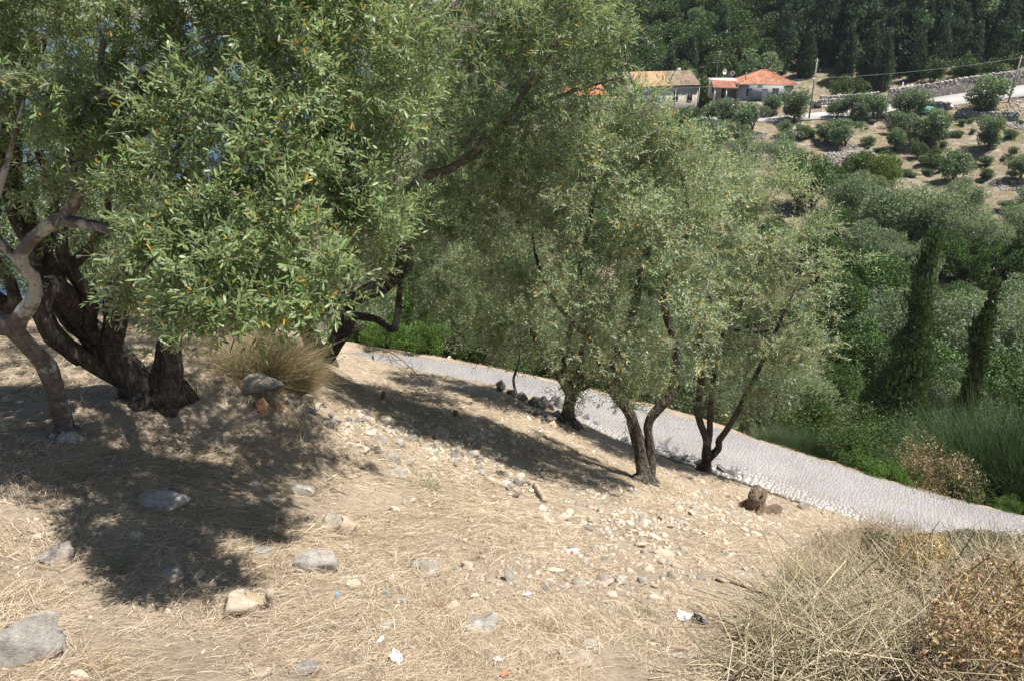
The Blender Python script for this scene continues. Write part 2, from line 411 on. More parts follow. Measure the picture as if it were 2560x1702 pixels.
def dist_line(p, line):
    """distance to a polyline, and the line's z there"""
    best = np.full(len(p), 1e9); z = np.zeros(len(p)); side = np.zeros(len(p)); arc = np.zeros(len(p)); acc = 0
    for a, b in zip(line[:-1], line[1:]):
        ab = b[:2] - a[:2]; L2 = ab @ ab
        t = np.clip(((p - a[:2]) @ ab) / L2, 0, 1)
        dv = p - (a[:2] + t[:, None] * ab)
        d = np.hypot(dv[:, 0], dv[:, 1]); k = d < best
        best[k] = d[k]; z[k] = (a[2] + t * (b[2] - a[2]))[k]; side[k] = (ab[0] * dv[:, 1] - ab[1] * dv[:, 0])[k]
        arc[k] = (acc + t * math.sqrt(L2))[k]; acc += math.sqrt(L2)
    return best, z, side, arc
def H(p):
    """height of the ground"""
    p = np.asarray(p, float).reshape(-1, 2)
    z = base_h(p)
    r = np.hypot(p[:, 0], p[:, 1])
    near = np.clip((28 - r) / 12, 0, 1)
    z = z + near * (0.05 * vnoise(p, 1.1, 3) + 0.028 * vnoise(p, 3.1, 4) + 0.012 * vnoise(p, 9, 6))
    z = z + (1 - near) * (0.45 * vnoise(p, 0.13, 7) + 0.22 * vnoise(p, 0.45, 8))
    # old terraces step the far slope
    tz = np.clip((r - 60) / 20, 0, 1) * np.clip((p[:, 0] - 12) / 14, 0, 1) * np.clip((150 - r * 0.9) / 20, 0, 1)
    st = z / 1.9; fr = st - np.floor(st)
    z = z + tz * 0.75 * ((np.clip((fr - 0.5) * 3, -0.5, 0.5) + 0.5) - fr) * 1.9
    sel = (np.abs(p[:, 0]) < 22) & (p[:, 1] < 22) & (p[:, 1] > 0)
    if sel.any():
        d, pz, s, _ = dist_line(p[sel], pc)
        hw = PATH_W / 2
        w = 1 - np.clip((d - hw - 0.12) / np.where(s < 0, 0.75, 0.6), 0, 1); w = w * w * (3 - 2 * w)
        z[sel] = z[sel] * (1 - w) + (pz - 0.05) * w
    sel = (p[:, 1] > 122) & (p[:, 1] < 162) & (p[:, 0] > 5)
    if sel.any():
        d, pz, s, _ = dist_line(p[sel], rc)
        w = 1 - np.clip((d - 3.2) / 1.6, 0, 1)
        z[sel] = z[sel] * (1 - w) + (pz - 0.12 + 0.42 * np.clip(np.sign(s) * d / 3.0, -1, 1)) * w
    # house terraces
    for (cx, cy, rx, ry, hz) in ((50.0, 149.5, 11.5, 7.5, -13.9), (30.0, 153.0, 10.5, 7.0, -17.6), (14, 156, 6, 5, -17.5)):
        dx = np.maximum(np.abs(p[:, 0] - cx) - rx, 0); dy = np.maximum(np.abs(p[:, 1] - cy) - ry, 0)
        w = np.clip(1 - np.hypot(dx, dy) / 1.2, 0, 1)
        z = z * (1 - w) + hz * w
    return z
def hz(x, y): return float(H(np.array([[x, y]]))[0])
def G(u, v, lo=1.5, hi=260):
    """where a line of sight meets the ground"""
    d = ray(u, v); d = d / d[1]
    t = np.geomspace(lo, hi, 900)
    p = d[None] * t[:, None]
    below = p[:, 2] < H(p[:, :2])
    i = int(np.argmax(below)) if below.any() else len(t) - 1
    a, b = t[max(i - 1, 0)], t[i]
    tt = np.linspace(a, b, 40); p = d[None] * tt[:, None]
    below = p[:, 2] < H(p[:, :2]); i = int(np.argmax(below)) if below.any() else 39
    q = p[i].copy(); q[2] = hz(q[0], q[1])
    return q

def graded(lo, hi, c0, c1, step, grow):
    xs = list(np.arange(c0, c1, step)); s = step; x = c0
    left = []
    while x > lo: s *= grow; x -= s; left.append(x)
    s = step; x = xs[-1]
    while x < hi: s *= grow; x += s; xs.append(x)
    return np.array(left[::-1] + xs)
gx = graded(-220, 240, -7.0, 8.5, 0.13, 1.045)
gy = graded(-30, 360, 2.4, 17.0, 0.13, 1.03)
X, Y = np.meshgrid(gx, gy)
gp = np.column_stack([X.ravel(), Y.ravel()])
gz = H(gp)
nx, ny = len(gx), len(gy)
GZ = gz.reshape(ny, nx)
def H(p):
    """height of the ground sheet as built (bilinear on its grid)"""
    p = np.asarray(p, float).reshape(-1, 2)
    i = np.clip(np.searchsorted(gx, p[:, 0]) - 1, 0, nx - 2); j = np.clip(np.searchsorted(gy, p[:, 1]) - 1, 0, ny - 2)
    a = np.clip((p[:, 0] - gx[i]) / (gx[i + 1] - gx[i]), 0, 1); b = np.clip((p[:, 1] - gy[j]) / (gy[j + 1] - gy[j]), 0, 1)
    return (GZ[j, i] * (1 - a) + GZ[j, i + 1] * a) * (1 - b) + (GZ[j + 1, i] * (1 - a) + GZ[j + 1, i + 1] * a) * b
ii = (np.arange(ny - 1)[:, None] * nx + np.arange(nx - 1)[None]).ravel()
gq = np.column_stack([ii, ii + 1, ii + nx + 1, ii + nx])
ground = obj('ground', make_mesh('ground', np.column_stack([gp, gz]), quads=gq, smooth=True), M['ground'])
tag(ground, 'dry stony hillside ground falling to the valley', kind='structure')
# the sea far below on the left, to the horizon
sea = MB()
sea.add([(-9000, -4000, -58), (6000, -4000, -58), (6000, 16000, -58), (-9000, 16000, -58)], q=[(0, 1, 2, 3)])
tag(sea.build('sea', M['sea']), 'deep blue sea seen between the leaves', kind='structure')

# ------------------------------------------------------------------ path with setts
def frame_line(line):
    t = norm(np.gradient(line, axis=0)); n = norm(np.column_stack([-t[:, 1], t[:, 0], np.zeros(len(t))]))
    return t, n
def ribbon(line, half, dz=0.0, thick=0.08, bank=0.0):
    t, n = frame_line(line)
    l = line + n * half; r = line - n * half
    l = l + [0, 0, dz + bank]; r = r + [0, 0, dz - bank]; k = len(line)
    v = np.vstack([l, r, l - [0, 0, thick], r - [0, 0, thick]])
    i = np.arange(k - 1)
    q = np.vstack([np.column_stack([i, i + k, i + k + 1, i + 1]), np.column_stack([i + 2 * k, i + 2 * k + 1, i + 3 * k + 1, i + 3 * k]),
                   np.column_stack([i, i + 1, i + 2 * k + 1, i + 2 * k]), np.column_stack([i + k, i + 3 * k, i + 3 * k + 1, i + k + 1])])
    return v, q
v, q = ribbon(pc, PATH_W / 2)
path = obj('path', make_mesh('path', v, quads=q), M['mortar'])
tag(path, 'pale cobbled footpath crossing the slope', kind='structure')
seg = np.linalg.norm(np.diff(pc, axis=0), axis=1); arc = np.concatenate([[0], np.cumsum(seg)])
def path_at(s, off, up=0.0):
    c = np.array([np.interp(s, arc, pc[:, k]) for k in range(3)]).T
    e = 0.15
    t = norm(np.array([np.interp(np.minimum(s + e, arc[-1]), arc, pc[:, k]) - np.interp(np.maximum(s - e, 0), arc, pc[:, k]) for k in range(3)]).T)
    n = norm(np.column_stack([-t[:, 1], t[:, 0], np.zeros(len(t))]))
    b = np.cross(t, n) * -1
    return c + n * np.asarray(off)[:, None] + np.array([0, 0, 1.0]) * up, t, n
rs = rng_of(11)
setts = []                                    # s, off, len along, len across
sv_ = proj(pc)[0]; sel_ = np.where((sv_ > 820) & (sv_ < 2680) & (pc[:, 1] > 6))[0]
s = arc[sel_[0]]
while s < arc[sel_[-1]]:
    w = rs.uniform(0.046, 0.062); o = -PATH_W / 2 + rs.uniform(-0.05, 0.05)
    while o < PATH_W / 2 - 0.05:
        l = rs.uniform(0.06, 0.125); l = min(l, PATH_W / 2 - 0.01 - o)
        if l > 0.04: setts.append((s + rs.normal(0, 0.012), o + l / 2, w - 0.0045, l - 0.0045))
        o += l
    s += w
setts = np.array(setts)
sc, st_, sn_ = path_at(setts[:, 0], setts[:, 1])
su, sv, sd = proj(sc)
vis = (su > 880) & (su < 2620) & (sv > 860) & (sv < 1400)
sh = rs.uniform(0.0008, 0.003, len(setts)); tilt = rs.normal(0, 0.0012, (len(setts), 4))
tone = rs.uniform(0.95, 1.05, len(setts)) * (1 + 0.14 * vnoise(setts[:, :2], 1.1, 61) + 0.08 * vnoise(setts[:, :2], 4.0, 62)); warm = rs.uniform(-0.03, 0.03, len(setts))
edge_pale = np.clip((-setts[:, 1] - 0.35) / 0.35, 0, 1)
base_c = np.column_stack([0.278 + warm * .6, 0.264 + warm * 0.2, 0.255 - warm * .6])
sett_c = (base_c * (1 - edge_pale[:, None]) + np.array([0.40, 0.365, 0.335]) * edge_pale[:, None]) * tone[:, None]
corner = np.array([(-1, -1), (1, -1), (1, 1), (-1, 1)])
def sett_verts(i):
    top = []; bot = []
    for k, (a, b) in enumerate(corner):
        xy = sc[i] + st_[i] * a * setts[i, 2] / 2 + sn_[i] * b * setts[i, 3] / 2
        xt = sc[i] + st_[i] * a * setts[i, 2] * 0.42 + sn_[i] * b * setts[i, 3] * 0.44
        bot.append(xy + [0, 0, -0.02]); top.append(xt + [0, 0, sh[i] + tilt[i, k]])
    return bot + top
big = np.where(vis)[0]; big = big[np.argsort(-(setts[big, 2] * setts[big, 3]) / sd[big] ** 2)]
chosen = set(big[:300].tolist())
rest = MB()
for i in range(len(setts)):
    if i in chosen: continue
    if not vis[i] and rs.random() < 0.0: continue
    rest.hexa(sett_verts(i), sett_c[i])
tag(rest.build('setts', M['sett'], path), kind='stuff')
for i in sorted(chosen):
    mb = MB(); vv = np.array(sett_verts(i)) - sc[i]
    mb.hexa(vv, sett_c[i]); o = mb.build('sett', M['sett'], path); o.location = tuple(sc[i])

# far road
v, q = ribbon(rc, 3.0, 0.05, 0.3, 0.42)
tag(obj('road', make_mesh('road', v, quads=q), M['asphalt']), 'pale concrete road rising past the house on the far slope', kind='structure')

# ------------------------------------------------------------------ rocks
def rock_mesh(seed, sub=2, cuts=9, rough=0.10, flat=0.75):
    bm = bmesh.new(); bmesh.ops.create_icosphere(bm, subdivisions=sub, radius=1.0)
    v = np.array([x.co[:] for x in bm.verts]); f = np.array([[y.index for y in x.verts] for x in bm.faces]); bm.free()
    r = rng_of(seed)
    for _ in range(cuts):
        n = norm(r.normal(size=3)); d = r.uniform(0.36, 0.74) if sub >= 3 else r.uniform(0.45, 0.85)
        k = v @ n - d
        v = v - np.outer(np.maximum(k, 0), n)
    v = v * (1 + rough * vnoise(v + seed * 3.1, 2.2, seed)[:, None] + rough * 0.5 * vnoise(v + seed, 5.5, seed + 1)[:, None])
    v = v * np.array([r.uniform(0.85, 1.2), r.uniform(0.65, 0.95), flat * r.uniform(0.8, 1.1)])
    v = v / np.abs(v[:, 0]).max()
    return v, f
small_rocks = [make_mesh('stone', *rock_mesh(s + 40, 2, 16, 0.06)) for s in range(10)]
_mat_rock = {}
def rock_data(kind, seed, mat, sub):
    key = (kind, seed, mat)
    if key not in _mat_rock:
        vv, ff = rock_mesh(seed, sub, 14 if sub > 2 else 9, 0.13 if sub > 2 else 0.1)
        me = make_mesh('rock', vv, ff); me.materials.append(M[mat]); _mat_rock[key] = me
    return _mat_rock[key]
def rock_at(name, u, v, wpx, hr, label, mat='limestone', seed=0, sub=4, rz=0.0, sink=0.35, cat='rock', parent=None, tilt=(0, 0), dr=0.8, group=None):
    g = G(u, v); dep = g[1] * CP - g[2] * SP
    r = wpx / FPX * dep / 2
    o = obj(name, rock_data(name, seed, mat, sub), None, parent)
    o.scale = (r, r * dr, r * hr / 0.75)
    o.rotation_euler = (tilt[0], tilt[1], rz)
    o.location = (g[0], g[1], g[2] + r * hr * (1 - 2 * sink))
    if label: tag(o, label, cat, group)
    return o
rocks = [
    (60, 1645, 235, 0.75, 'large pale grey boulder cut by the bottom left corner of the picture', 'limestone', 21, 0.4),
    (205, 1697, 70, 0.5, 'small white stone beside the boulder at the bottom left corner', 'pale_stone', 22, 0.0),
    (152, 1400, 120, 0.65, 'cracked grey weathered rock in sunlit straw at the left edge', 'limestone', 23, 0.5),
    (90, 1343, 46, 0.55, 'small cream stone just above the cracked weathered rock', 'pale_stone', 24, 0.2),
    (425, 1255, 165, 0.32, 'long low grey rock half buried in shaded straw, bare of any tree', 'limestone', 25, 0.1),
    (768, 1235, 90, 0.5, 'grey rounded rock at the edge of the tree shadow in mid slope', 'limestone', 26, 0.4),
    (850, 1322, 108, 0.6, 'cream block with dark hollow underneath, sunlit in the centre left', 'pale_stone', 27, -0.2),
    (768, 1420, 150, 0.95, 'angular grey rock wedge dappled by leaf shadow', 'limestone', 28, 0.3),
    (655, 1385, 60, 0.55, 'small dark rock just left of the angular grey wedge', 'dark_stone', 29, 0.3),
    (886, 1462, 60, 0.4, 'tan flat stone just right of the angular grey wedge', 'pale_stone', 30, -0.4),
    (600, 1520, 125, 0.6, 'cream stained rock beside the sawn-off sapling stump', 'pale_stone', 31, 0.2),
    (1075, 1432, 82, 0.45, 'grey oblong stone sunlit in straw, left of the white can', 'limestone', 32, -0.5),
    (1197, 1568, 105, 0.42, 'flat grey slab of rock near the bottom centre', 'limestone', 33, -0.1),
    (968, 1572, 52, 0.6, 'upright grey stone left of the flat slab at bottom centre', 'limestone', 34, 0.6),
    (1465, 1612, 62, 0.7, 'ribbed pale rock with a rusty underside near the bottom', 'pale_stone', 35, -0.9),
    (1440, 1655, 78, 0.45, 'tan oblong stone below the ribbed pale rock', 'pale_stone', 36, -0.3),
    (1382, 1637, 40, 0.5, 'small buff stone left of the tan oblong stone', 'pale_stone', 37, 0.3),
    (1694, 1642, 66, 0.35, 'grey stone half hidden in straw beside the brush pile', 'limestone', 38, 0.1),
    (1549, 1516, 26, 0.8, 'small bright apricot stone standing alone in straw', 'pale_stone', 39, 0.1),
    (426, 1437, 80, 0.22, 'thin flat grey rock lying in bright straw at left', 'limestone', 40, 0.1),
    (764, 1680, 80, 0.4, 'right one of two pale rocks at the bottom edge', 'limestone', 41, 0.1),
    (655, 1682, 56, 0.35, 'left one of two pale rocks at the bottom edge', 'pale_stone', 42, 0.6),
    (1102, 1105, 52, 1.15, 'tall dark knobbly boulder standing on the broken terrace edge', 'dark_stone', 43, 0.3),
    (1190, 1115, 42, 0.9, 'jagged grey rock right of the tall knobbly boulder', 'dark_stone', 44, 0.3),
    (1176, 1145, 50, 0.7, 'grey rock in the rubble below the tall knobbly boulder', 'limestone', 45, 0.9),
    (1148, 1132, 36, 0.8, 'small rock touching the foot of the tall knobbly boulder', 'limestone', 46, 0.9),
    (1263, 1190, 52, 0.7, 'smooth blue grey rock beside the fallen log', 'limestone', 47, -0.4),
    (1030, 1100, 42, 0.5, 'dark shaded rock left of the tall knobbly boulder', 'dark_stone', 48, 0.4),
    (1055, 1182, 40, 0.5, 'blue grey rock in shade left of the fallen log', 'limestone', 49, 0.4),
    (890, 1122, 72, 0.5, 'wedge shaped tan rock at the upper lip of the sunny straw bank', 'pale_stone', 50, 0.1),
    (942, 1132, 36, 0.55, 'grey stone next to the wedge shaped tan rock', 'limestone', 51, 0.3),
    (980, 1150, 46, 0.6, 'pointed grey stone second along from the tan wedge', 'limestone', 52, -0.6),
    (1016, 1157, 44, 0.5, 'tan stone third along from the tan wedge', 'pale_stone', 53, 0.2),
    (995, 1185, 64, 0.3, 'long flat stone along the lip of the sunny straw bank', 'limestone', 54, -0.7),
    (668, 1004, 132, 0.36, 'mushroom shaped grey slab perched on orange earth near the big trunk', 'limestone', 55, -0.2),
    (652, 1022, 44, 0.9, 'orange clay block under the perched grey slab, left one', 'orange_stone', 56, 0.3),
    (690, 1022, 46, 0.9, 'ochre block under the perched grey slab, right one', 'orange_stone', 57, 0.8),
    (610, 945, 50, 0.75, 'upright tan stone behind the perched grey slab', 'pale_stone', 58, 0.2),
    (722, 990, 40, 0.6, 'white stone right of the perched grey slab', 'pale_stone', 59, 0.2),
    (762, 1000, 42, 0.55, 'grey stone right of the white one by the perched slab', 'limestone', 60, 0.5),
    (806, 1060, 36, 0.6, 'lone lit grey stone in the shade below the perched slab', 'limestone', 61, 0.5),
    (958, 1050, 44, 0.5, 'orange tinted stone on the sunny terrace above the boulder', 'pale_stone', 62, 0.2),
    (915, 1055, 30, 0.7, 'grey cube-like stone on the shadow line of the terrace', 'limestone', 63, 0.6),
    (925, 1085, 42, 0.35, 'flat blue grey stone in shade on the terrace', 'limestone', 64, -0.5),
    (1380, 1065, 30, 0.6, 'bright stone at the foot of the path-side wall', 'pale_stone', 65, 0.2),
    (2010, 1270, 34, 0.6, 'grey stone right of the rotten tree stump', 'limestone', 66, 0.6),
    (2045, 1350, 30, 0.7, 'pale stone with rusty hollow at the edge of the brush', 'pale_stone', 67, 0.2),
    (1745, 1385, 46, 0.5, 'white angular stone in the rubble patch, nearest the stump', 'pale_stone', 68, 0.4),
    (1655, 1385, 56, 0.4, 'broad white stone in the middle of the rubble patch', 'pale_stone', 69, -0.3),
    (1780, 1425, 50, 0.4, 'cream stone low in the rubble patch by the brush', 'pale_stone', 70, 0.3),
    (1855, 1445, 56, 0.4, 'grey white stone against the left edge of the brush pile', 'limestone', 71, -0.3),
    (1352, 1295, 38, 0.5, 'white stone at the left end of the rubble patch', 'pale_stone', 72, 0.1),
    (20, 700, 130, 0.6, 'grey shaded boulder behind the crooked trunk at far left', 'limestone', 73, 0.1),
]
for (u, v, w, hr, lab, mat, sd_, rz) in rocks:
    hr = hr * 1.3
    tilt_ = (0.12 * math.sin(sd_), 0.15 * math.cos(sd_ * 1.7))
    if sd_ == 55:
        o = rock_at('rock', u, v, w, hr, lab, mat, sd_, 4, rz, 0.1, tilt=(0.1, 0.05)); o.location.z += 0.11; continue
    rock_at('rock', u, v, w, hr, lab, mat, sd_, 4 if w > 45 else 3, rz, 0.42, tilt=tilt_)

# collapsed dry-stone wall beside the path (stones are its parts)
wall = empty('dry_stone_wall', G(1330, 1020)); wall_loc = np.array(wall.location)
tag(wall, 'low collapsed dry-stone wall of dark stones along the near side of the path', 'stone wall')
rw = rng_of(5)
wl_line = [(1252, 975, 34, 1.0), (1285, 990, 30, .8), (1305, 1000, 28, .8), (1330, 1010, 30, .8), (1352, 1018, 34, .9), (1375, 1022, 28, .8), (1398, 1020, 34, 1.0), (1345, 1035, 30, .7), (1368, 1040, 34, .6), (1392, 1042, 30, .7),
           (1320, 1028, 28, .7), (1445, 1040, 26, .9), (1465, 1050, 24, .8), (1490, 1062, 22, .7), (1375, 1055, 30, .6), (1405, 1052, 24, .7), (1300, 1015, 24, .6), (1275, 985, 24, .8), (1360, 1005, 24, .9), (1340, 1000, 22, .8), (1388, 1005, 24, .9), (1415, 1062, 22, .6), (1270, 1000, 18, .5),
           (1560, 1105, 24, .6), (1590, 1120, 26, .6), (1640, 1132, 24, .7), (1680, 1140, 28, .7), (1715, 1152, 30, .7), (1800, 1178, 34, .7), (1830, 1190, 28, .6), (1860, 1198, 26, .6)]
for k, (u, v, w, hr) in enumerate(wl_line):
    o = rock_at('stone', u, v, w * 1.12, hr, None, 'dark_stone', 80 + k % 9, 3, rw.uniform(0, 6), 0.15, parent=wall)
    o.location = tuple(np.array(o.location) - wall_loc)

# ------------------------------------------------------------------ foliage builders
def leaf_geo(pos, d, nrm, L, W, tint, curl=0.12, detail=True):
    """lens-shaped leaves: pos base, d direction, nrm facing; returns v, tris, tint"""
    n = len(pos); d = norm(d); side = norm(np.cross(nrm, d)); nn = np.cross(d, side)
    L = L[:, None]; W = W[:, None]
    if detail:
        prof = [(0.0, 0.0, 0.0), (0.35, 0.40, 0.01), (0.35, -0.40, 0.01), (0.74, 0.47, -0.05), (0.74, -0.47, -0.05), (1.0, 0.0, -0.14)]
        tr = np.array([(0, 2, 1), (1, 2, 4), (1, 4, 3), (3, 4, 5)])
    else:
        prof = [(0.0, 0.0, 0.0), (0.45, 0.5, 0.02), (1.0, 0.0, -0.1), (0.45, -0.5, 0.02)]
        tr = np.array([(0, 3, 2), (0, 2, 1)])
    k = len(prof)
    v = np.empty((n, k, 3))
    for j, (a, b, c) in enumerate(prof):
        v[:, j] = pos + d * (a * L) + side * (b * W) + nn * (c * L * curl / 0.12)
    t = (np.arange(n)[:, None, None] * k + tr[None]).reshape(-1, 3)
    return v.reshape(-1, 3), t, np.repeat(tint, k, axis=0)

def rand_dirs(r, n):
    return norm(r.normal(size=(n, 3)))

def olive_tint(r, n, base=(0.115, 0.155, 0.058), var=0.35, yellow=0.02, dead=0.0):
    b = np.array(base)[None] * (1 + var * r.uniform(-1, 1, (n, 1)))
    b = b * (1 + 0.12 * r.uniform(-1, 1, (n, 3)))
    k = r.random(n) < yellow
    b[k] = np.array([0.52, 0.30, 0.03]) * r.uniform(0.6, 1.25, (k.sum(), 1))
    if dead:
        k = r.random(n) < dead
        b[k] = np.array([0.30, 0.20, 0.10]) * r.uniform(0.6, 1.2, (k.sum(), 1))
    return b

def smooth_line(pts, rad, per=6):
    p = catmull(np.column_stack([np.asarray(pts), np.asarray(rad)]), per)
    return p[:, :3], p[:, 3]

ALL_LEAVES = {}
def grow_tree(name, label, limbs, blobs, seed, leaf=0.06, lw=0.014, clump_r=0.24, dens=26.0, twigs=11, per=13, detail=False,
              base_tint=(0.115, 0.155, 0.058), yellow=0.02, thick_mat='bark', sides=12, keep=None, dead_twigs=0.15, limb_mats=None, cat='olive tree', gap=0.0, gap_at=-0.32, lift=0.32, shoot_len=1.0):
    r = rng_of(seed)
    base = np.array(limbs[0][0][0])
    root = empty(name, base)
    tag(root, label, cat)
    nodes = []; nrad = []
    for li, (pts, rad) in enumerate(limbs):
        p, q = smooth_line(pts, rad, 7)
        wob = np.column_stack([vnoise(p + 7.7 * li, 2.1, seed + k) for k in range(3)]) * q[:, None] * 0.35
        p = p + wob
        if li == 0:                                    # flare into the ground
            q = q.copy(); q[0] *= 1.35; q[1] *= 1.18; p[0, 2] -= 0.12
        mb = MB(); mb.tube(p - base, q, sides, rough=0.20, seed=seed + li, ridge=0.06)
        if li == 0 and q[0] > 0.08:
            for j in range(7):
                a0 = 6.28 * j / 7 + r.uniform(-.3, .3); dv = np.array([math.cos(a0), math.sin(a0), 0]); L0 = q[0] * r.uniform(0.6, 1.15)
                e0 = base + dv * (q[0] * .6 + L0); m0 = base + dv * (q[0] * .75 + L0 * .35)
                mb.tube(np.array([[0, 0, q[0] * r.uniform(.35, .8)] + dv * q[0] * .3, [m0[0] - base[0], m0[1] - base[1], hz(m0[0], m0[1]) - base[2] + q[0] * .02], [e0[0] - base[0], e0[1] - base[1], hz(e0[0], e0[1]) - base[2] - q[0] * .3]]), [q[0] * .5, q[0] * .4, q[0] * .2], 8, rough=.25, seed=seed + 50 + j)
        mt = (limb_mats or {}).get(li, thick_mat)
        mb.build('trunk' if li == 0 else 'limb', M[mt], root, smooth=True)
        i0 = 0 if li else int(len(p) * 0.35)
        nodes.append(p[i0:]); nrad.append(q[i0:])
    nodes = np.vstack(nodes); nrad = np.concatenate(nrad)
    # clumps of shoots through the crown's volume
    cl = []; cr = []; cs = []
    for (c, rr) in blobs:
        n = max(3, int(dens * rr ** 2.2 / clump_r * 0.55))
        d = rand_dirs(r, n); rad = rr * np.where(r.random(n) < 0.12, r.uniform(1.05, 1.4, n), r.uniform(0.15, 1.0, n) ** 0.5)
        q = np.array(c) + d * rad[:, None] * np.array([1, 1, 0.9])
        cl.append(q); cr.append(np.repeat(np.array(c)[None], n, 0)); cs.append(np.full(n, rr))
    cl = np.vstack(cl); cr = np.vstack(cr)
    if gap:
        k = (vnoise(cl, 1.0 / gap, seed + 31) > gap_at) | (np.concatenate(cs) < 0.14); cl = cl[k]; cr = cr[k]
    gr = H(cl[:, :2]); k = cl[:, 2] > gr + 0.25; cl = cl[k]; cr = cr[k]
    dmin = np.array([np.min(((nodes - c) ** 2).sum(1)) for c in cl]); o = np.argsort(dmin); cl = cl[o]; cr = cr[o]
    bmb = MB(); anchor = []
    NB = np.vstack([nodes, np.zeros((len(cl) * 4, 3))]); NR = np.concatenate([nrad, np.zeros(len(cl) * 4)]); nn = len(nodes)
    for c in cl:
        d2 = ((NB[:nn] - c) ** 2).sum(1); j = int(np.argmin(d2)); a = NB[j]; dist = math.sqrt(d2[j])
        r0 = min(NR[j] * 0.7, 0.006 + 0.016 * dist); r1 = 0.0028
        mid = (a + c) / 2 + r.normal(0, 0.10 * dist, 3) + np.array([0, 0, 0.08 * dist])
        t = np.linspace(0, 1, 5)[:, None]
        p = (1 - t) ** 2 * a + 2 * t * (1 - t) * mid + t ** 2 * c
        p[1:-1] += r.normal(0, 0.03 * dist, (3, 3))
        bmb.tube(p - base, np.linspace(r0, r1, 5), 3 if r0 < .012 else 5, cap=False, c=(1, 1, 1))
        NB[nn:nn + 4] = p[1:]; NR[nn:nn + 4] = np.linspace(r0, r1, 5)[1:]; nn += 4
        anchor.append(norm(c - a))
    anchor = np.array(anchor)
    bmb.build('branches', M['branch'] if thick_mat == 'branch' or True else M['bark'], root, smooth=True)['kind'] = 'stuff'
    # shoots
    T = len(cl) * twigs
    ci = np.repeat(np.arange(len(cl)), twigs)
    outw = norm(cl - cr + 1e-6)[ci]
    td = norm(rand_dirs(r, T) * 0.9 + anchor[ci] * 0.35 + outw * 0.35 + np.array([0, 0, lift]))
    ts = cl[ci] + rand_dirs(r, T) * (clump_r * r.uniform(0, 0.75, (T, 1)))
    tl = r.uniform(0.10, 0.24, T) * (leaf / 0.06) * shoot_len
    sag = r.uniform(-0.02, 0.10, T)
    mb = MB()
    def shoot(s):                                      # a point along each shoot
        return ts + td * (tl * s)[:, None] - np.array([0, 0, 1.0]) * (sag * tl * 3 * s * s)[:, None]
    # stems: three-sided, two joints
    ref = norm(np.cross(td, np.array([0.3, 0.2, 0.93]))); bi = np.cross(td, ref)
    rings = []
    for s_, wr in ((0.0, 0.0022), (1.0, 0.0011)):
        pp = shoot(np.full(T, s_)); w_ = wr * (leaf / 0.06)
        rings.append(np.stack([pp + ref * w_, pp - ref * w_ * 0.5 + bi * w_ * 0.87, pp - ref * w_ * 0.5 - bi * w_ * 0.87], 1))
    vv = np.stack(rings, 1).reshape(T, 6, 3)
    qd = []
    for k in range(1):
        for a in range(3):
            b = (a + 1) % 3; qd.append((k * 3 + a, k * 3 + b, (k + 1) * 3 + b, (k + 1) * 3 + a))
    qd = (np.arange(T)[:, None, None] * 6 + np.array(qd)[None]).reshape(-1, 4)
    sc_ = np.array([0.33, 0.285, 0.215])[None] * r.uniform(0.6, 1.2, (T, 1))
    pick = r.random(T) < 0.6                           # stems that show between the leaves
    vv = vv[pick]; sc_ = sc_[pick]; qd = qd.reshape(T, -1, 4)[:pick.sum()].reshape(-1, 4)
    mb.add(vv.reshape(-1, 3) - base, None, qd, np.repeat(sc_, 6, 0))
    mb.build('shoots', M['dry_stem'], root)['kind'] = 'stuff'
    # leaves in opposite pairs up each shoot
    live = r.random(T) > dead_twigs
    tw = np.repeat(np.where(live)[0], per); Nn = len(tw)
    s_ = np.tile((np.arange(per) // 2 + 0.6) / (per / 2 + 0.1), live.sum())
    s_ = np.clip(s_ + r.normal(0, 0.03, Nn), 0.05, 1.0)
    ang = np.tile((np.arange(per) % 2) * math.pi + (np.arange(per) // 2) * (math.pi / 2), live.sum()) + np.repeat(r.uniform(0, 6.28, live.sum()), per) + r.normal(0, 0.25, Nn)
    pos = ts[tw] + td[tw] * (tl[tw] * s_)[:, None] - np.array([0, 0, 1.0]) * (sag[tw] * tl[tw] * 3 * s_ * s_)[:, None]
    lat = ref[tw] * np.cos(ang)[:, None] + bi[tw] * np.sin(ang)[:, None]
    open_ = r.uniform(0.6, 1.15, Nn) * (1.15 - 0.55 * s_)
    ld = norm(td[tw] * np.cos(open_)[:, None] + lat * np.sin(open_)[:, None] + r.normal(0, 0.12, (Nn, 3)) - np.array([0, 0, 0.08]))
    ln = norm(td[tw] * 0.75 - lat * 0.45 + np.array([0, 0, 0.75]) + r.normal(0, 0.25, (Nn, 3)))
    LL = leaf * r.uniform(0.65, 1.2, Nn); WW = lw * r.uniform(0.75, 1.2, Nn)
    tint = olive_tint(r, Nn, base_tint, 0.32, yellow)
    tone = 1 + 0.25 * vnoise(pos, 1.4, seed + 9); tint = tint * tone[:, None]
    solo = np.zeros(Nn, bool)
    if keep:
        uu, vv_, dp = proj(pos + ld * LL[:, None] * 0.5)
        face = np.abs((ln * norm(-pos)).sum(1))
        ok = (uu > 20) & (uu < 1500) & (vv_ > 20) & (vv_ < 1000) & (face > 0.3)
        key = np.where(ok, LL / dp * (0.5 + face), 0)
        solo[np.argsort(-key)[:keep]] = True
    k = ~solo
    mb = MB()
    if detail:                                         # the leaves nearest the eye get a rounder outline
        fine = k & (np.linalg.norm(pos, axis=1) < np.quantile(np.linalg.norm(pos, axis=1), 0.3))
        v, t, c = leaf_geo(pos[fine], ld[fine], ln[fine], LL[fine], WW[fine], tint[fine], detail=True); mb.add(v - base, t, None, c)
        k = k & ~fine
    v, t, c = leaf_geo(pos[k], ld[k], ln[k], LL[k], WW[k], tint[k], detail=False)
    mb.add(v - base, t, None, c)
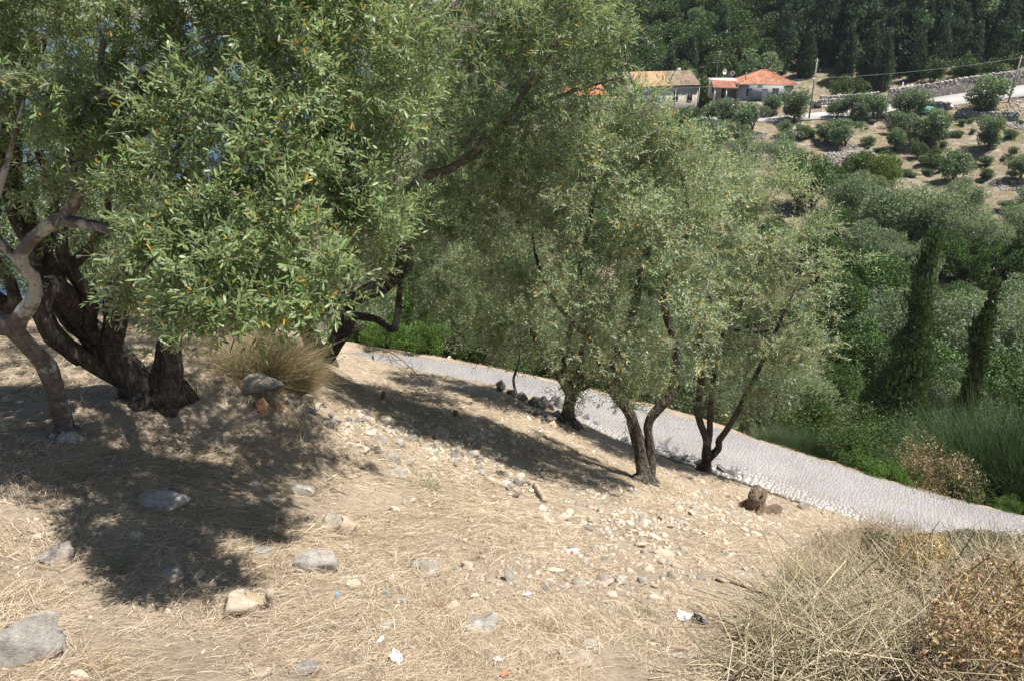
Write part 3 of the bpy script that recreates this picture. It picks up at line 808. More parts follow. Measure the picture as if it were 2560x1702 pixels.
    crown = mb.build('crown', M['olive_leaf'], root); crown['kind'] = 'stuff'
    if keep:
        protos = []
        for j in range(10):
            tn = olive_tint(r, 1, base_tint, 0.3, 1.0 if j == 9 else 0.0)
            v1, t1, c1 = leaf_geo(np.zeros((1, 3)), np.array([[1.0, 0, 0]]), np.array([[0, 0, 1.0]]), np.ones(1), np.array([lw / leaf]), tn, detail=True)
            me = make_mesh('leaf', v1, t1, None, c1); me.materials.append(M['olive_leaf']); protos.append(me)
        for i in np.where(solo)[0]:
            o = obj('leaf', protos[int(r.integers(0, 9)) if r.random() > 0.035 else 9], None, crown)
            d = ld[i]; sd = norm(np.cross(ln[i], d)); nv = np.cross(d, sd)
            mtx = Matrix([[*(np.array([d[a], sd[a], nv[a]]) * LL[i]), pos[i][a] - base[a]] for a in range(3)] + [[0, 0, 0, 1]])
            o.matrix_basis = mtx
    return root

def limb(*pts):
    return ([P(u, v, y) for (u, v, y, r_) in pts], [r_ for (u, v, y, r_) in pts])
def blob(*bl): return [(P(u, v, y), r_) for (u, v, y, r_) in bl]

# ------------------------------------------------------------------ the olive trees
gA = G(390, 990)
grow_tree('olive_tree', 'big old olive tree with thick dark forked trunk at the left', [
    ([gA, P(335, 925, 7.15), P(255, 860, 7.1), P(175, 785, 7.0), P(120, 700, 6.9), P(60, 560, 6.8), P(20, 430, 6.7), P(40, 250, 6.5), P(100, 100, 6.3)], [.20, .165, .148, .132, .12, .105, .09, .065, .04]),
    limb((408, 995, 7.2, .18), (428, 900, 7.2, .135), (440, 790, 7.1, .11), (480, 650, 7.0, .09), (560, 450, 6.8, .075), (650, 250, 6.6, .075), (700, 50, 6.4, .05)),
    limb((265, 868, 7.1, .12), (290, 780, 6.9, .105), (315, 700, 6.75, .09), (420, 560, 6.5, .07), (500, 400, 6.1, .05), (560, 200, 5.8, .03)),
    limb((360, 965, 7.2, .11), (240, 915, 7.0, .085), (150, 850, 6.8, .08), (100, 780, 6.6, .075), (20, 765, 6.5, .07), (-120, 700, 6.4, .08)),
    limb((200, 800, 7.0, .10), (150, 740, 6.6, .10), (120, 730, 6.4, .09), (105, 790, 6.3, .075), (130, 850, 6.35, .065), (200, 900, 6.7, .06)),
    limb((230, 840, 7.0, .07), (215, 740, 6.8, .06), (160, 640, 6.7, .055), (150, 500, 6.6, .05), (100, 380, 6.5, .035)),
    limb((120, 700, 6.9, .06), (200, 640, 6.7, .045), (260, 560, 6.5, .035), (270, 470, 6.4, .025)),
    limb((40, 770, 6.5, .06), (20, 700, 6.4, .05), (-30, 620, 6.3, .045), (-10, 500, 6.2, .035)),
    limb((100, 640, 6.85, .09), (200, 420, 6.6, .07), (280, 200, 6.3, .05), (300, 0, 6.0, .03)),
    ], blob((150, 150, 6.2, 1.1), (450, 150, 6.2, 1.2), (750, 150, 6.4, 1.2), (300, 420, 6.4, .8), (650, 430, 6.3, .9), (880, 350, 6.6, .8), (40, 400, 6.6, .6), (520, 620, 6.6, .5), (300, -250, 6.2, 1.3), (750, -250, 6.2, 1.2), (-250, 0, 6.2, 1.2), (60, -150, 5.8, 1.1),
            (1100, -250, 6.4, .9), (1350, -350, 6.2, .8), (960, 120, 7.0, .9), (1080, -40, 7.0, .8), (880, -120, 7.2, 1.0), (560, -500, 7.0, 1.3), (250, 200, 8.6, 1.2), (550, 150, 8.6, 1.3), (0, 150, 8.6, 1.2), (820, 60, 9.0, 1.2), (300, -150, 8.6, 1.3), (650, -180, 9.0, 1.3), (-300, 350, 6.4, .9)),  # blobs out of view, above and behind, added to shade the ground
    101, leaf=0.062, lw=0.0165, clump_r=0.28, dens=24, twigs=11, per=12, sides=18, base_tint=(0.140, 0.190, 0.074), yellow=0.015, gap=0.6, gap_at=-0.12)
gA2 = G(170, 1090)
grow_tree('olive_tree', 'slender crooked olive tree with pale lichen bark, its leafy boughs nearest of all', [
    ([gA2, P(150, 1010, 6.15), P(120, 920, 6.0), P(62, 850, 5.9), P(42, 812, 5.8), P(85, 745, 5.7), P(82, 695, 5.65), P(48, 650, 5.55), P(80, 600, 5.5), P(130, 560, 5.4), P(172, 530, 5.35), P(192, 470, 5.3), P(172, 380, 5.3), P(230, 250, 5.3), P(260, 100, 5.3)],
     [.082, .076, .07, .062, .072, .052, .045, .045, .043, .041, .04, .036, .03, .024, .015]),
    limb((150, 552, 5.38, .038), (230, 562, 5.2, .032), (300, 590, 5.05, .027), (370, 632, 4.9, .023), (500, 645, 4.65, .018), (600, 670, 4.45, .013), (680, 740, 4.2, .008), (700, 790, 4.1, .004)),
    limb((190, 482, 5.3, .036), (250, 440, 5.2, .028), (400, 330, 5.15, .019), (600, 250, 5.0, .012), (780, 180, 5.2, .004)),
    limb((44, 815, 5.8, .080), (-40, 790, 5.9, .085), (-200, 700, 5.9, .075), (-350, 500, 5.8, .055)),
    limb((48, 655, 5.55, .03), (-20, 560, 5.5, .028), (20, 400, 5.4, .018), (60, 250, 5.4, .008)),
    limb((230, 255, 5.2, .022), (420, 140, 5.25, .014), (620, 60, 5.3, .005)),
    limb((500, 645, 4.65, .013), (560, 720, 4.25, .009), (600, 790, 4.05, .006), (575, 880, 3.85, .003)),
    ], blob((120, 120, 5.35, 0.693), (420, 90, 5.24, 0.693), (700, 60, 5.35, 0.651), (100, 320, 5.56, 0.578), (350, 300, 5.03, 0.609), (600, 280, 4.87, 0.609), (800, 250, 5.24, 0.546), (250, 430, 5.14, 0.462), (470, 450, 4.65, 0.483), (680, 440, 4.65, 0.462),
            (420, 590, 4.49, 0.304), (560, 610, 4.28, 0.357), (700, 610, 4.33, 0.336), (810, 500, 4.82, 0.378), (620, 690, 4.01, 0.284), (500, 690, 4.07, 0.210), (740, 700, 4.07, 0.210), (560, 800, 3.80, 0.126), (830, 730, 4.07, 0.126), (420, 800, 4.17, 0.063), (350, 700, 4.60, 0.179),
            (620, 750, 4.05, .17), (500, 750, 4.1, .10), (770, 745, 4.15, .11), (860, 700, 4.7, .2), (880, 380, 5.35, 0.441), (870, 610, 4.92, 0.273), (920, 180, 5.56, 0.504), (960, 480, 5.67, 0.357),
            (300, -200, 5.46, 0.735), (700, -200, 5.35, 0.735), (-200, 200, 5.89, 0.735), (-150, 600, 5.99, 0.367)),
    102, leaf=0.056, lw=0.0138, clump_r=0.20, dens=96, twigs=12, per=12, detail=True, base_tint=(0.170, 0.222, 0.090), yellow=0.018, thick_mat='branch', sides=16, keep=300, dead_twigs=0.06, gap=0.46, gap_at=-0.12)
gB = G(803, 895)
grow_tree('olive_tree', 'shaded olive tree with forked trunk at the far end of the path', [
    ([gB, P(785, 870, 11.5), P(768, 820, 11.45), P(750, 775, 11.4), P(760, 762, 11.35), P(853, 757, 11.3), P(917, 733, 11.2), P(958, 710, 11.1), P(1003, 662, 11.0), P(1003, 611, 10.8), P(990, 520, 10.5), P(965, 400, 10.4), P(950, 220, 10.2), P(1000, 60, 10)],
     [.16, .14, .125, .13, .14, .13, .12, .12, .12, .105, .095, .075, .05, .03]),
    limb((812, 892, 11.55, .14), (835, 855, 11.5, .12), (860, 820, 11.45, .115), (866, 780, 11.4, .10), (880, 650, 11.5, .09), (860, 530, 11.6, .08), (905, 420, 11.6, .065), (885, 300, 11.5, .05), (850, 100, 11.3, .03)),
    limb((992, 525, 10.5, .065), (1050, 450, 10.2, .055), (1130, 420, 9.9, .05), (1235, 340, 9.6, .044), (1330, 205, 9.3, .034), (1400, 100, 9.0, .02)),
    limb((1130, 420, 9.9, .034), (1300, 290, 9.6, .028), (1420, 235, 9.3, .022), (1560, 190, 8.9, .012)),
    limb((862, 785, 11.4, .06), (940, 800, 11.3, .06), (985, 820, 11.2, .055), (1000, 730, 11.1, .04), (1010, 640, 11, .03)),
    ], blob((950, 500, 10.4, .85), (1100, 330, 9.7, .9), (1250, 200, 9.2, .8), (1400, 110, 8.9, .7), (1000, 150, 10, 1.0), (1120, 640, 11, .75), (1180, 480, 10.6, .75), (900, 620, 11, .6), (1540, 70, 8.8, .32), (1500, 170, 9.0, .28),
            (720, 480, 11.6, 1.0), (830, 250, 11.6, 1.2), (1150, 30, 9.6, .9), (1330, 370, 9.6, .5), (1030, 600, 10.7, .6), (1000, -200, 10, 1.0), (1300, -150, 9.3, .9), (700, 680, 11.6, .5), (1350, 0, 9.0, .7), (1150, 700, 11.2, .7), (1230, 550, 11.0, .75), (1260, 420, 10.4, .65), (1330, 260, 9.0, .6), (1440, 230, 8.9, .4), (1200, 340, 9.0, .55), (1100, 420, 9.2, .55), (1480, 60, 9.0, .5), (1080, 500, 10.4, .7), (1200, 330, 9.8, .7)),
    103, leaf=0.068, lw=0.0170, clump_r=0.30, dens=34, twigs=12, per=12, limb_mats={2: 'branch', 3: 'branch'}, base_tint=(0.145, 0.190, 0.086), yellow=0.025, dead_twigs=0.22, sides=14, gap=0.8)
gC = G(1612, 1203)
grow_tree('olive_tree', 'sunlit olive tree with V-shaped double trunk in the middle of the slope', [
    ([gC, P(1603, 1140, 10.3), P(1580, 1060, 10.3), P(1566, 1020, 10.3), P(1530, 965, 10.25), P(1545, 880, 10.2), P(1587, 767, 10.2), P(1600, 675, 10.2), P(1618, 623, 10.2), P(1622, 570, 10.2), P(1640, 450, 10.3), P(1600, 320, 10.3)],
     [.125, .10, .085, .082, .07, .062, .056, .054, .046, .042, .03, .013]),
    limb((1622, 1190, 10.3, .105), (1624, 1112, 10.35, .072), (1624, 1053, 10.4, .07), (1650, 1015, 10.4, .07), (1675, 980, 10.4, .062), (1690, 880, 10.4, .06), (1660, 740, 10.4, .05), (1720, 560, 10.5, .035), (1700, 420, 10.5, .015)),
    limb((1530, 965, 10.25, .06), (1480, 850, 10.1, .05), (1450, 700, 10.0, .04), (1480, 520, 10.1, .03), (1500, 380, 10.2, .015)),
    limb((1480, 850, 10.1, .04), (1390, 760, 10.0, .03), (1340, 640, 10.1, .02), (1330, 540, 10.2, .012)),
    ], blob((1500, 420, 9.7, .85), (1580, 310, 9.8, .5), (1400, 500, 9.6, .8), (1600, 600, 9.4, .85), (1360, 700, 9.5, .7), (1480, 830, 9.3, .6), (1650, 800, 9.3, .65), (1560, 950, 9.4, .33), (1700, 480, 9.9, .65), (1300, 600, 9.8, .55), (1430, 320, 9.9, .42), (1690, 930, 9.4, .28), (1520, 700, 9.4, .7), (1450, 960, 9.4, .2), (1640, 380, 9.8, .5), (1260, 480, 10.0, .5), (1760, 600, 9.8, .55), (1740, 760, 9.7, .5)),
    104, leaf=0.060, lw=0.0158, clump_r=0.26, dens=78, twigs=12, per=12, base_tint=(0.255, 0.300, 0.178), yellow=0.045, dead_twigs=0.2, sides=14, gap=0.55, gap_at=-0.2, lift=0.6, shoot_len=1.45)
gD = G(1420, 1057)
grow_tree('olive_tree', 'small olive tree with three stems fanning from one foot behind the stone wall', [
    ([gD, P(1424, 1010, 12.6), P(1428, 990, 12.6), P(1412, 960, 12.6), P(1392, 940, 12.6), P(1362, 915, 12.6), P(1340, 850, 12.5), P(1300, 760, 12.5), P(1250, 640, 12.5)], [.125, .10, .095, .07, .06, .055, .05, .035, .015]),
    limb((1428, 992, 12.6, .07), (1425, 955, 12.6, .055), (1410, 915, 12.6, .05), (1430, 800, 12.6, .04), (1420, 700, 12.6, .025), (1380, 560, 12.6, .012)),
    limb((1428, 995, 12.6, .075), (1440, 975, 12.6, .06), (1450, 950, 12.55, .055), (1457, 868, 12.5, .05), (1480, 760, 12.4, .03)),
    limb((1440, 978, 12.6, .04), (1468, 966, 12.5, .035), (1500, 930, 12.4, .03), (1520, 880, 12.3, .015)),
    ], blob((1350, 800, 12.4, .65), (1270, 700, 12.5, .65), (1250, 840, 12.4, .45), (1410, 890, 12.3, .36), (1200, 770, 12.6, .42), (1320, 570, 12.6, .75), (1490, 910, 12.3, .3), (1200, 600, 12.9, .6), (1310, 880, 12.4, .33), (1440, 760, 12.5, .6), (1170, 700, 12.7, .55), (1550, 800, 12.4, .55)),
    105, leaf=0.062, lw=0.0155, clump_r=0.28, dens=90, twigs=12, per=12, base_tint=(0.205, 0.250, 0.145), yellow=0.05, dead_twigs=0.25, gap=0.55, gap_at=-0.2, lift=0.6, shoot_len=1.45)
gE = G(1757, 1170)
grow_tree('olive_tree', 'olive tree with slim forked stems at the edge of the path, rightmost of the three', [
    ([gE, P(1765, 1135, 12.25), P(1764, 1094, 12.25), P(1750, 1050, 12.2), P(1744, 1020, 12.2), P(1755, 920, 12.2), P(1755, 837, 12.2), P(1766, 780, 12.2), P(1770, 710, 12.2), P(1797, 605, 12.2), P(1800, 480, 12.2)], [.12, .09, .062, .055, .05, .06, .07, .06, .05, .035, .012]),
    limb((1768, 1140, 12.25, .06), (1773, 1085, 12.25, .052), (1775, 1020, 12.25, .05), (1790, 900, 12.2, .045), (1800, 835, 12.2, .06), (1846, 773, 12.1, .045), (1895, 675, 12.1, .03), (1950, 560, 12.0, .012)),
    limb((1768, 1150, 12.25, .075), (1795, 1120, 12.2, .06), (1797, 1098, 12.15, .058), (1828, 1055, 12.1, .055), (1880, 960, 12.0, .04), (1930, 850, 11.9, .03), (1990, 720, 11.9, .015)),
    limb((1766, 785, 12.2, .035), (1820, 820, 12.1, .03), (1900, 830, 12.0, .025), (2000, 800, 11.9, .012)),
    ], blob((1850, 600, 12, .9), (1950, 520, 12, .65), (2000, 650, 12, .75), (1800, 480, 12.2, .65), (1900, 800, 11.9, .85), (1990, 870, 11.9, .52), (1790, 880, 11.9, .55), (2050, 560, 12, .32), (1860, 960, 11.8, .36), (1750, 690, 12.1, .75), (1910, 995, 11.9, .2), (1780, 990, 11.9, .2), (2060, 760, 11.9, .35)),
    106, leaf=0.066, lw=0.0160, clump_r=0.28, dens=88, twigs=12, per=12, base_tint=(0.260, 0.300, 0.178), yellow=0.035, dead_twigs=0.3, gap=0.55, gap_at=-0.2, lift=0.6, shoot_len=1.45)
# sapling trunk standing by the wall
g = G(1288, 980)
grow_tree('olive_sapling', 'thin dark sapling stem standing alone at the path edge', [
    ([g, P(1284, 950, g[1]), P(1292, 925, g[1]), P(1300, 890, g[1]), P(1290, 840, g[1])], [.03, .026, .026, .022, .012])],
    blob((1295, 860, g[1], .28), (1250, 880, g[1], .2)), 107, leaf=0.058, lw=0.012, clump_r=0.2, dens=22, twigs=8, per=10, cat='sapling', sides=8)

# ------------------------------------------------------------------ bushes and far trees (prototypes, then copies)
def leafy_proto(seed, height, width, n, size, tint, lumps=16, shape='round', var=0.3, trunk=True, bare=0.12, yellow=0.0, aspect=0.5, lumpr=0.34, inner=0.25):
    """crown of separate leaf-sprays round lobes of foliage, on a branching trunk; returns meshes, base at origin"""
    r = rng_of(seed)
    if shape == 'round':
        d = rand_dirs(r, lumps); d[:, 2] = d[:, 2] * 0.9 + 0.1
        c = d * r.uniform(0.35, 0.86, (lumps, 1)) * np.array([width / 2, width / 2, height * (1 - bare) / 2]) + np.array([0, 0, height * (bare + (1 - bare) / 2)])
        lr = lumpr * width * 0.5 * r.uniform(0.7, 1.35, lumps)
        c[:, 2] = np.maximum(c[:, 2], lr * 0.75 + height * bare * 0.4)
    elif shape == 'cone':
        zz = (np.arange(lumps) + 0.5) / lumps; ang = r.uniform(0, 6.28, lumps)
        rad = width / 2 * (1 - zz) ** 0.8 * r.uniform(0.35, 0.75, lumps)
        c = np.column_stack([np.cos(ang) * rad, np.sin(ang) * rad, height * (0.06 + 0.9 * zz)]); lr = width * 0.5 * (0.16 + 0.36 * (1 - zz)) * r.uniform(0.8, 1.25, lumps)
    else:   # column
        zz = (np.arange(lumps) + 0.5) / lumps; ang = r.uniform(0, 6.28, lumps)
        prof = np.sin(np.clip(zz * 0.93 + 0.10, 0, 1) * math.pi) ** 0.55
        rad = width / 2 * 0.42 * prof * r.uniform(0.5, 1, lumps)
        c = np.column_stack([np.cos(ang) * rad, np.sin(ang) * rad, height * (0.05 + 0.9 * zz)]); lr = width * 0.5 * 0.62 * prof * r.uniform(0.8, 1.2, lumps)
    lr = lr * r.uniform(0.6, 1.3, lumps)
    w = lr ** 2; li = r.choice(lumps, n, p=w / w.sum())
    d = rand_dirs(r, n)
    rr = np.where(r.random(n) < inner, r.uniform(0.3, 0.9, n), r.uniform(0.82, 1.10, n))
    zs = 1.35 if shape != 'round' else 0.92
    pos = c[li] + d * (lr[li] * rr)[:, None] * np.array([1, 1, zs])
    pos[:, 2] = np.abs(pos[:, 2])
    pos = pos + d * (lr[li] * 0.28 * vnoise(pos, 2.6 / width * 3, seed))[:, None]
    up = np.array([0, 0, 0.9 if shape != 'round' else 0.25])
    ld = norm(d * 0.5 + rand_dirs(r, n) * 0.8 + up)
    ln = norm(d + rand_dirs(r, n) * 0.75 + np.array([0, 0, 0.25]))
    L = size * r.uniform(0.6, 1.35, n); W = L * aspect * r.uniform(0.7, 1.3, n)
    tn = np.array(tint)[None] * (1 + var * r.uniform(-1, 1, (n, 1))) * (1 + 0.22 * r.normal(size=(lumps, 1)))[li].clip(0.5, 1.6) * (1 + 0.1 * r.uniform(-1, 1, (n, 3)))
    if yellow:
        k = r.random(n) < yellow; tn[k] = np.array([0.5, 0.3, 0.05]) * r.uniform(0.6, 1.2, (k.sum(), 1))
    kk = vnoise(pos, 9.0 / width, seed + 3) > -0.42; pos, ld, ln, L, W, tn = pos[kk], ld[kk], ln[kk], L[kk], W[kk], tn[kk]
    v, t, cc = leaf_geo(pos, ld, ln, L, W, tn, detail=False)
    crown = make_mesh('crown', v, t, None, cc)
    tm = None
    if trunk:
        mb = MB(); k = 3 if shape == 'round' else 1
        for j in range(k):
            a = 6.28 * j / k + r.uniform(0, 1); e = width * (0.22 if k > 1 else 0.0)
            top = height * (0.62 if shape == 'round' else 0.92)
            pts = np.array([(0.03 * j, 0, -0.25), (math.cos(a) * e * .15, math.sin(a) * e * .15, top * 0.3), (math.cos(a) * e * .6, math.sin(a) * e * .6, top * 0.65), (math.cos(a) * e, math.sin(a) * e, top)])
            mb.tube(pts, np.array([0.034, 0.028, 0.018, 0.006]) * height * (0.75 if k > 1 else 0.6), 6, rough=0.15, seed=seed + j)
        tm = mb.mesh('trunk', True)
    return crown, tm
PROTO = {}
def proto(key, crown_mat='green_leaf', **kw):
    c, t = leafy_proto(**kw); c.materials.append(M[crown_mat])
    if t: t.materials.append(M['bark'])
    PROTO[key] = (c, t)
def plant(name, key, loc, label, cat, scale=1.0, rz=0.0, group=None, sx=1.0, sz=1.0, lean=(0, 0)):
    o = empty(name, loc); o.rotation_euler = (lean[0], lean[1], rz); o.scale = (scale * sx, scale * sx, scale * sz)
    tag(o, label, cat, group)
    c, t = PROTO[key]
    if t: obj('trunk', t, None, o)
    k = obj('crown', c, None, o); k['kind'] = 'stuff'
    return o
OG = (0.085, 0.122, 0.058)
proto('far_olive2', 'olive_leaf', seed=262, height=4.4, width=5.0, n=7500, size=0.25, tint=(0.062, 0.104, 0.054), lumps=11, var=0.3, bare=0.06, lumpr=0.42)
for j in range(2):
    proto(f'far_olive{j}', 'olive_leaf', seed=200 + j, height=4.6, width=4.6, n=7000, size=0.25, tint=(0.060, 0.104, 0.052), lumps=18, var=0.3, bare=0.03)
    proto(f'valley_olive{j}', 'olive_leaf', seed=210 + j, height=6.0, width=7.0, n=22000, size=0.20, tint=(0.118, 0.158, 0.088), lumps=34, var=0.3, bare=0.06, lumpr=0.27, aspect=0.36)
    proto(f'valley_green{j}', 'green_leaf', seed=220 + j, height=5.5, width=6.5, n=20000, size=0.19, tint=(0.062, 0.108, 0.027), lumps=30, var=0.35, bare=0.04, lumpr=0.27, aspect=0.5)
    proto(f'forest_cypress{j}', 'green_leaf', seed=230 + j, height=12, width=5.2, n=6500, size=0.50, tint=(0.066, 0.100, 0.066), lumps=34, shape='cone', var=0.35, aspect=0.38)
    proto(f'forest_broad{j}', 'green_leaf', seed=240 + j, height=7, width=7, n=5200, size=0.40, tint=(0.082, 0.125, 0.044), lumps=22, var=0.35, bare=0.05)
proto('yellow_green', 'green_leaf', seed=250, height=4.5, width=6, n=15000, size=0.2, tint=(0.105, 0.135, 0.022), lumps=26, var=0.3, bare=0.03)
proto('dark_cone0', 'green_leaf', seed=251, height=12, width=4.2, n=22000, size=0.26, tint=(0.050, 0.086, 0.030), lumps=60, shape='cone', var=0.35, aspect=0.4)
proto('slim_cypress', 'green_leaf', seed=252, height=9, width=1.25, n=9000, size=0.20, tint=(0.034, 0.062, 0.016), lumps=30, shape='column', var=0.3, aspect=0.4)
proto('lentisk0', 'green_leaf', seed=253, height=1.5, width=2.2, n=15000, size=0.062, tint=(0.085, 0.155, 0.026), lumps=34, var=0.35, bare=0.02, lumpr=0.26, aspect=0.45)
proto('lentisk1', 'green_leaf', seed=254, height=1.8, width=2.2, n=15000, size=0.062, tint=(0.068, 0.115, 0.026), lumps=34, var=0.35, bare=0.02, lumpr=0.26, aspect=0.45)
proto('roadside_olive', 'olive_leaf', seed=255, height=3.2, width=3.4, n=22000, size=0.085, tint=(0.105, 0.135, 0.062), lumps=40, var=0.32, bare=0.05, lumpr=0.25, aspect=0.3, yellow=0.01)
proto('brown_shrub', 'green_leaf', seed=256, height=1.1, width=1.8, n=9000, size=0.055, tint=(0.27, 0.20, 0.125), lumps=24, var=0.4, bare=0.02, aspect=0.3)

rp = rng_of(77)
def far_plant(name, key, u, v, wpx, label, cat, sz=1.0, group=None, proto_w=4.6, y=None, hgt=None):
    """stand a plant whose crown centre is seen at u, v"""
    ph = {'far_olive': 4.6, 'valley_olive': 6.0, 'valley_green': 5.5}.get(key.rstrip('012'), hgt or 5)
    # look for the ground below the crown
    for it in range(1):
        vb = v + wpx * 0.52 * sz * ph / proto_w
        g = G(u, vb, 20) if y is None else P(u, vb, y)
        if y is not None: g[2] = hz(g[0], g[1])
    dep = g[1] * CP - g[2] * SP
    s_ = wpx / FPX * dep / proto_w
    return plant(name, key, (g[0], g[1], g[2] - 0.05), label, cat, s_, rp.uniform(0, 6.28), group, 1.0, sz)

far_olives = [
    (1985, 262, 62, 'olive bush in front of the right end of the tiled house'), (1927, 256, 44, 'small olive bush before the tiled house door'),
    (1880, 292, 62, 'olive bush below the terrace of the tiled house, by the pots'), (1812, 282, 54, 'olive bush below the grey gate of the tiled house'),
    (1778, 278, 46, 'olive bush at the right corner of the old stone house'), (1790, 335, 60, 'lower olive bush down the bank from the old stone house'),
    (1818, 318, 36, 'small round olive under the grey gate wall'), (1852, 330, 42, 'small olive on the bank above the grey scree'),
    (2090, 272, 42, 'first small olive right of the pole with the motorbikes'), (2136, 268, 52, 'second olive right of the pole with the motorbikes'),
    (2182, 262, 56, 'third olive right of the pole with the motorbikes'), (2263, 258, 66, 'olive bush hiding the road just left of the green tarpaulin'),
    (2456, 236, 86, 'large round olive tree standing against the road wall'), (2062, 332, 44, 'left one of the three joined olives below the road'),
    (2112, 330, 68, 'middle one of the three joined olives below the road'), (2240, 308, 56, 'olive bush directly below the road junk pile, left one'), (2236, 345, 50, 'straggly olive under the left junk pile olive'),
    (2326, 322, 78, 'leaning olive with two-part crown below the green tarpaulin'), (2470, 328, 64, 'grey green olive below the large roadside olive'),
    (2382, 412, 72, 'dark olive standing alone on the rough brown slope'), (2552, 412, 56, 'olive cut by the right edge below the road'), (2566, 492, 50, 'lower olive cut by the right edge'),
    (1962, 318, 38, 'tiny olive below the roadside, left of the three joined ones'), (1978, 345, 42, 'small rounded olive just under the tiny one'), (2008, 328, 34, 'upright little olive left of the three joined ones')]
for k, (u, v, w, lab) in enumerate(far_olives):
    far_plant('olive_tree', f'far_olive{k % 3}', u, v, w * 1.22, lab, 'olive tree', rp.uniform(.85, 1.15), 'olives on the far terraces')
valley = [
    ('valley_olive0', 1950, 395, 130, 'valley_olive', 'light green tree at the top left of the valley wood'), ('valley_olive1', 1860, 385, 130, 'valley_olive', 'leafy tree just left of the light green one in the valley'),
    ('valley_green0', 2030, 455, 170, 'valley_green', 'dark green bush below the grey scree'), ('valley_green1', 2130, 420, 100, 'valley_green', 'dark bush right of the grey scree'),
    ('yellow_green', 2195, 430, 120, 'yellow_green', 'yellow green bush at the upper edge of the valley wood'),
    ('valley_olive0', 2120, 490, 160, 'valley_olive', 'grey green olive left of the tall pale crown in the valley'),
    ('valley_olive0', 2245, 540, 230, 'valley_olive', 'broad pale olive crown at the centre of the valley wood'), ('valley_olive1', 2390, 500, 150, 'valley_olive', 'rounded olive crown at the brown slope edge'),
    ('valley_olive0', 2330, 570, 170, 'valley_olive', 'pale olive crown behind the pointed dark conifer'), ('valley_olive0', 2440, 590, 160, 'valley_olive', 'grey olive crown above the slim cypress'),
    ('valley_olive1', 2150, 610, 150, 'valley_olive', 'olive crown with bare dark hollow left of centre in the valley'), ('valley_green0', 2080, 560, 130, 'valley_green', 'green bush beside the sunlit olive edge'),
    ('valley_olive0', 2545, 560, 140, 'valley_olive', 'olive crown at the right edge of the valley wood'), ('valley_green1', 2555, 660, 170, 'valley_green', 'dark green tree at the right edge behind the slim cypress'),
    ('valley_green0', 2170, 700, 220, 'valley_green', 'brownish green mound of foliage under the hollow olive'), ('valley_olive0', 2260, 660, 150, 'valley_olive', 'olive crown just right of the brownish mound'),
    ('valley_olive1', 2200, 810, 240, 'valley_olive', 'silvery olive low in the valley, left of the dark conifer'), ('valley_olive0', 2420, 830, 280, 'valley_olive', 'silvery olive low in the valley behind the slim cypress'),
    ('valley_olive0', 2560, 780, 220, 'valley_olive', 'silvery olive low in the valley at the right edge'),
    ('valley_green0', 2090, 760, 170, 'valley_green', 'green thicket right beside the path-side olive crown'), ('valley_green1', 2120, 890, 200, 'valley_green', 'green thicket below the silvery left olive'),
    ('valley_green0', 2330, 930, 230, 'valley_green', 'dark thicket at the foot of the conifer'), ('valley_green0', 2480, 960, 220, 'valley_green', 'dark thicket under the slim cypress'),
    ('valley_green1', 2040, 640, 150, 'valley_green', 'dark foliage behind the right edge of the sunlit olive')]
PW = {'valley_olive': 7.0, 'valley_green': 6.5, 'yellow_green': 6.0}
for k, (key, u, v, w, fam, lab) in enumerate(valley):
    far_plant('olive_tree' if 'olive' in fam else 'shrub', key, u, v, w, lab, 'olive tree' if 'olive' in fam else 'bush', rp.uniform(0.9, 1.1), 'trees and bushes in the valley', PW[fam], hgt=4.5)
def tall(name, key, u, v_top, y, h0, label, cat, rz, sx):
    top = P(u, v_top, y); z_ = hz(top[0], y) - .1
    plant(name, key, (top[0], y, z_), label, cat, (top[2] - z_) / h0, rz, None, sx)
tall('conifer', 'dark_cone0', 2345, 550, 42, 12, 'pointed dark conifer rising from the valley thicket, wider of the two', 'conifer', 0.4, 0.72)
tall('cypress_tree', 'slim_cypress', 2505, 630, 36, 9, 'slim dark columnar cypress near the right edge', 'cypress', 0.7, 0.6)
# the thicket that fills the ravine
rv = rng_of(66); k = 0; spots = []
for yy in np.arange(21, 92, 4.2):
    for xx in np.arange(-14, 66, 4.4):
        x = xx + rv.uniform(-1.9, 1.9); y = yy + rv.uniform(-1.9, 1.9)
        z_ = hz(x, y); u, v, d = (float(a[0]) for a in proj(np.array([[x, y, z_]])))
        if v < 560 - max(0, (2100 - u)) * 0.28 + 20 * math.sin(x) or v > 1120 or u < 900 or u > 2680: continue
        if u > 2330 and v < 640: continue
        spots.append((x, y, z_))
for (x, y, z_) in spots:
    ol = rv.random() < 0.45
    plant('olive_tree' if ol else 'shrub', (f'valley_olive{k % 2}' if ol else f'valley_green{k % 2}'), (x, y, z_ - .2), 'grey green olive in the dense thicket of the ravine' if ol else 'dark green bush in the dense thicket of the ravine', 'olive tree' if ol else 'bush',
          rv.uniform(.5, .85) * min(1.0, .45 + y / 60), rv.uniform(0, 6.28), 'olives of the ravine thicket' if ol else 'bushes of the ravine thicket', 1.0, rv.uniform(.85, 1.2))
    k += 1
for yy in np.arange(92, 142, 5.0):
    for xx in np.arange(-22, 40, 5.0):
        x = xx + rv.uniform(-2, 2); y = yy + rv.uniform(-2, 2); z_ = hz(x, y); u, v, d = (float(a[0]) for a in proj(np.array([[x, y, z_]])))
        if u < 1000 or u > 1800 - (v < 330) * 60 or v < 300: continue
        k += 1
        plant('shrub', f'forest_broad{k % 2}', (x, y, z_ - .2), 'green bush on the slope behind the sunlit olive crowns', 'bush', rv.uniform(.5, .8), rv.uniform(0, 6.28), 'bushes behind the olive crowns', 1.0, rv.uniform(.8, 1.1))
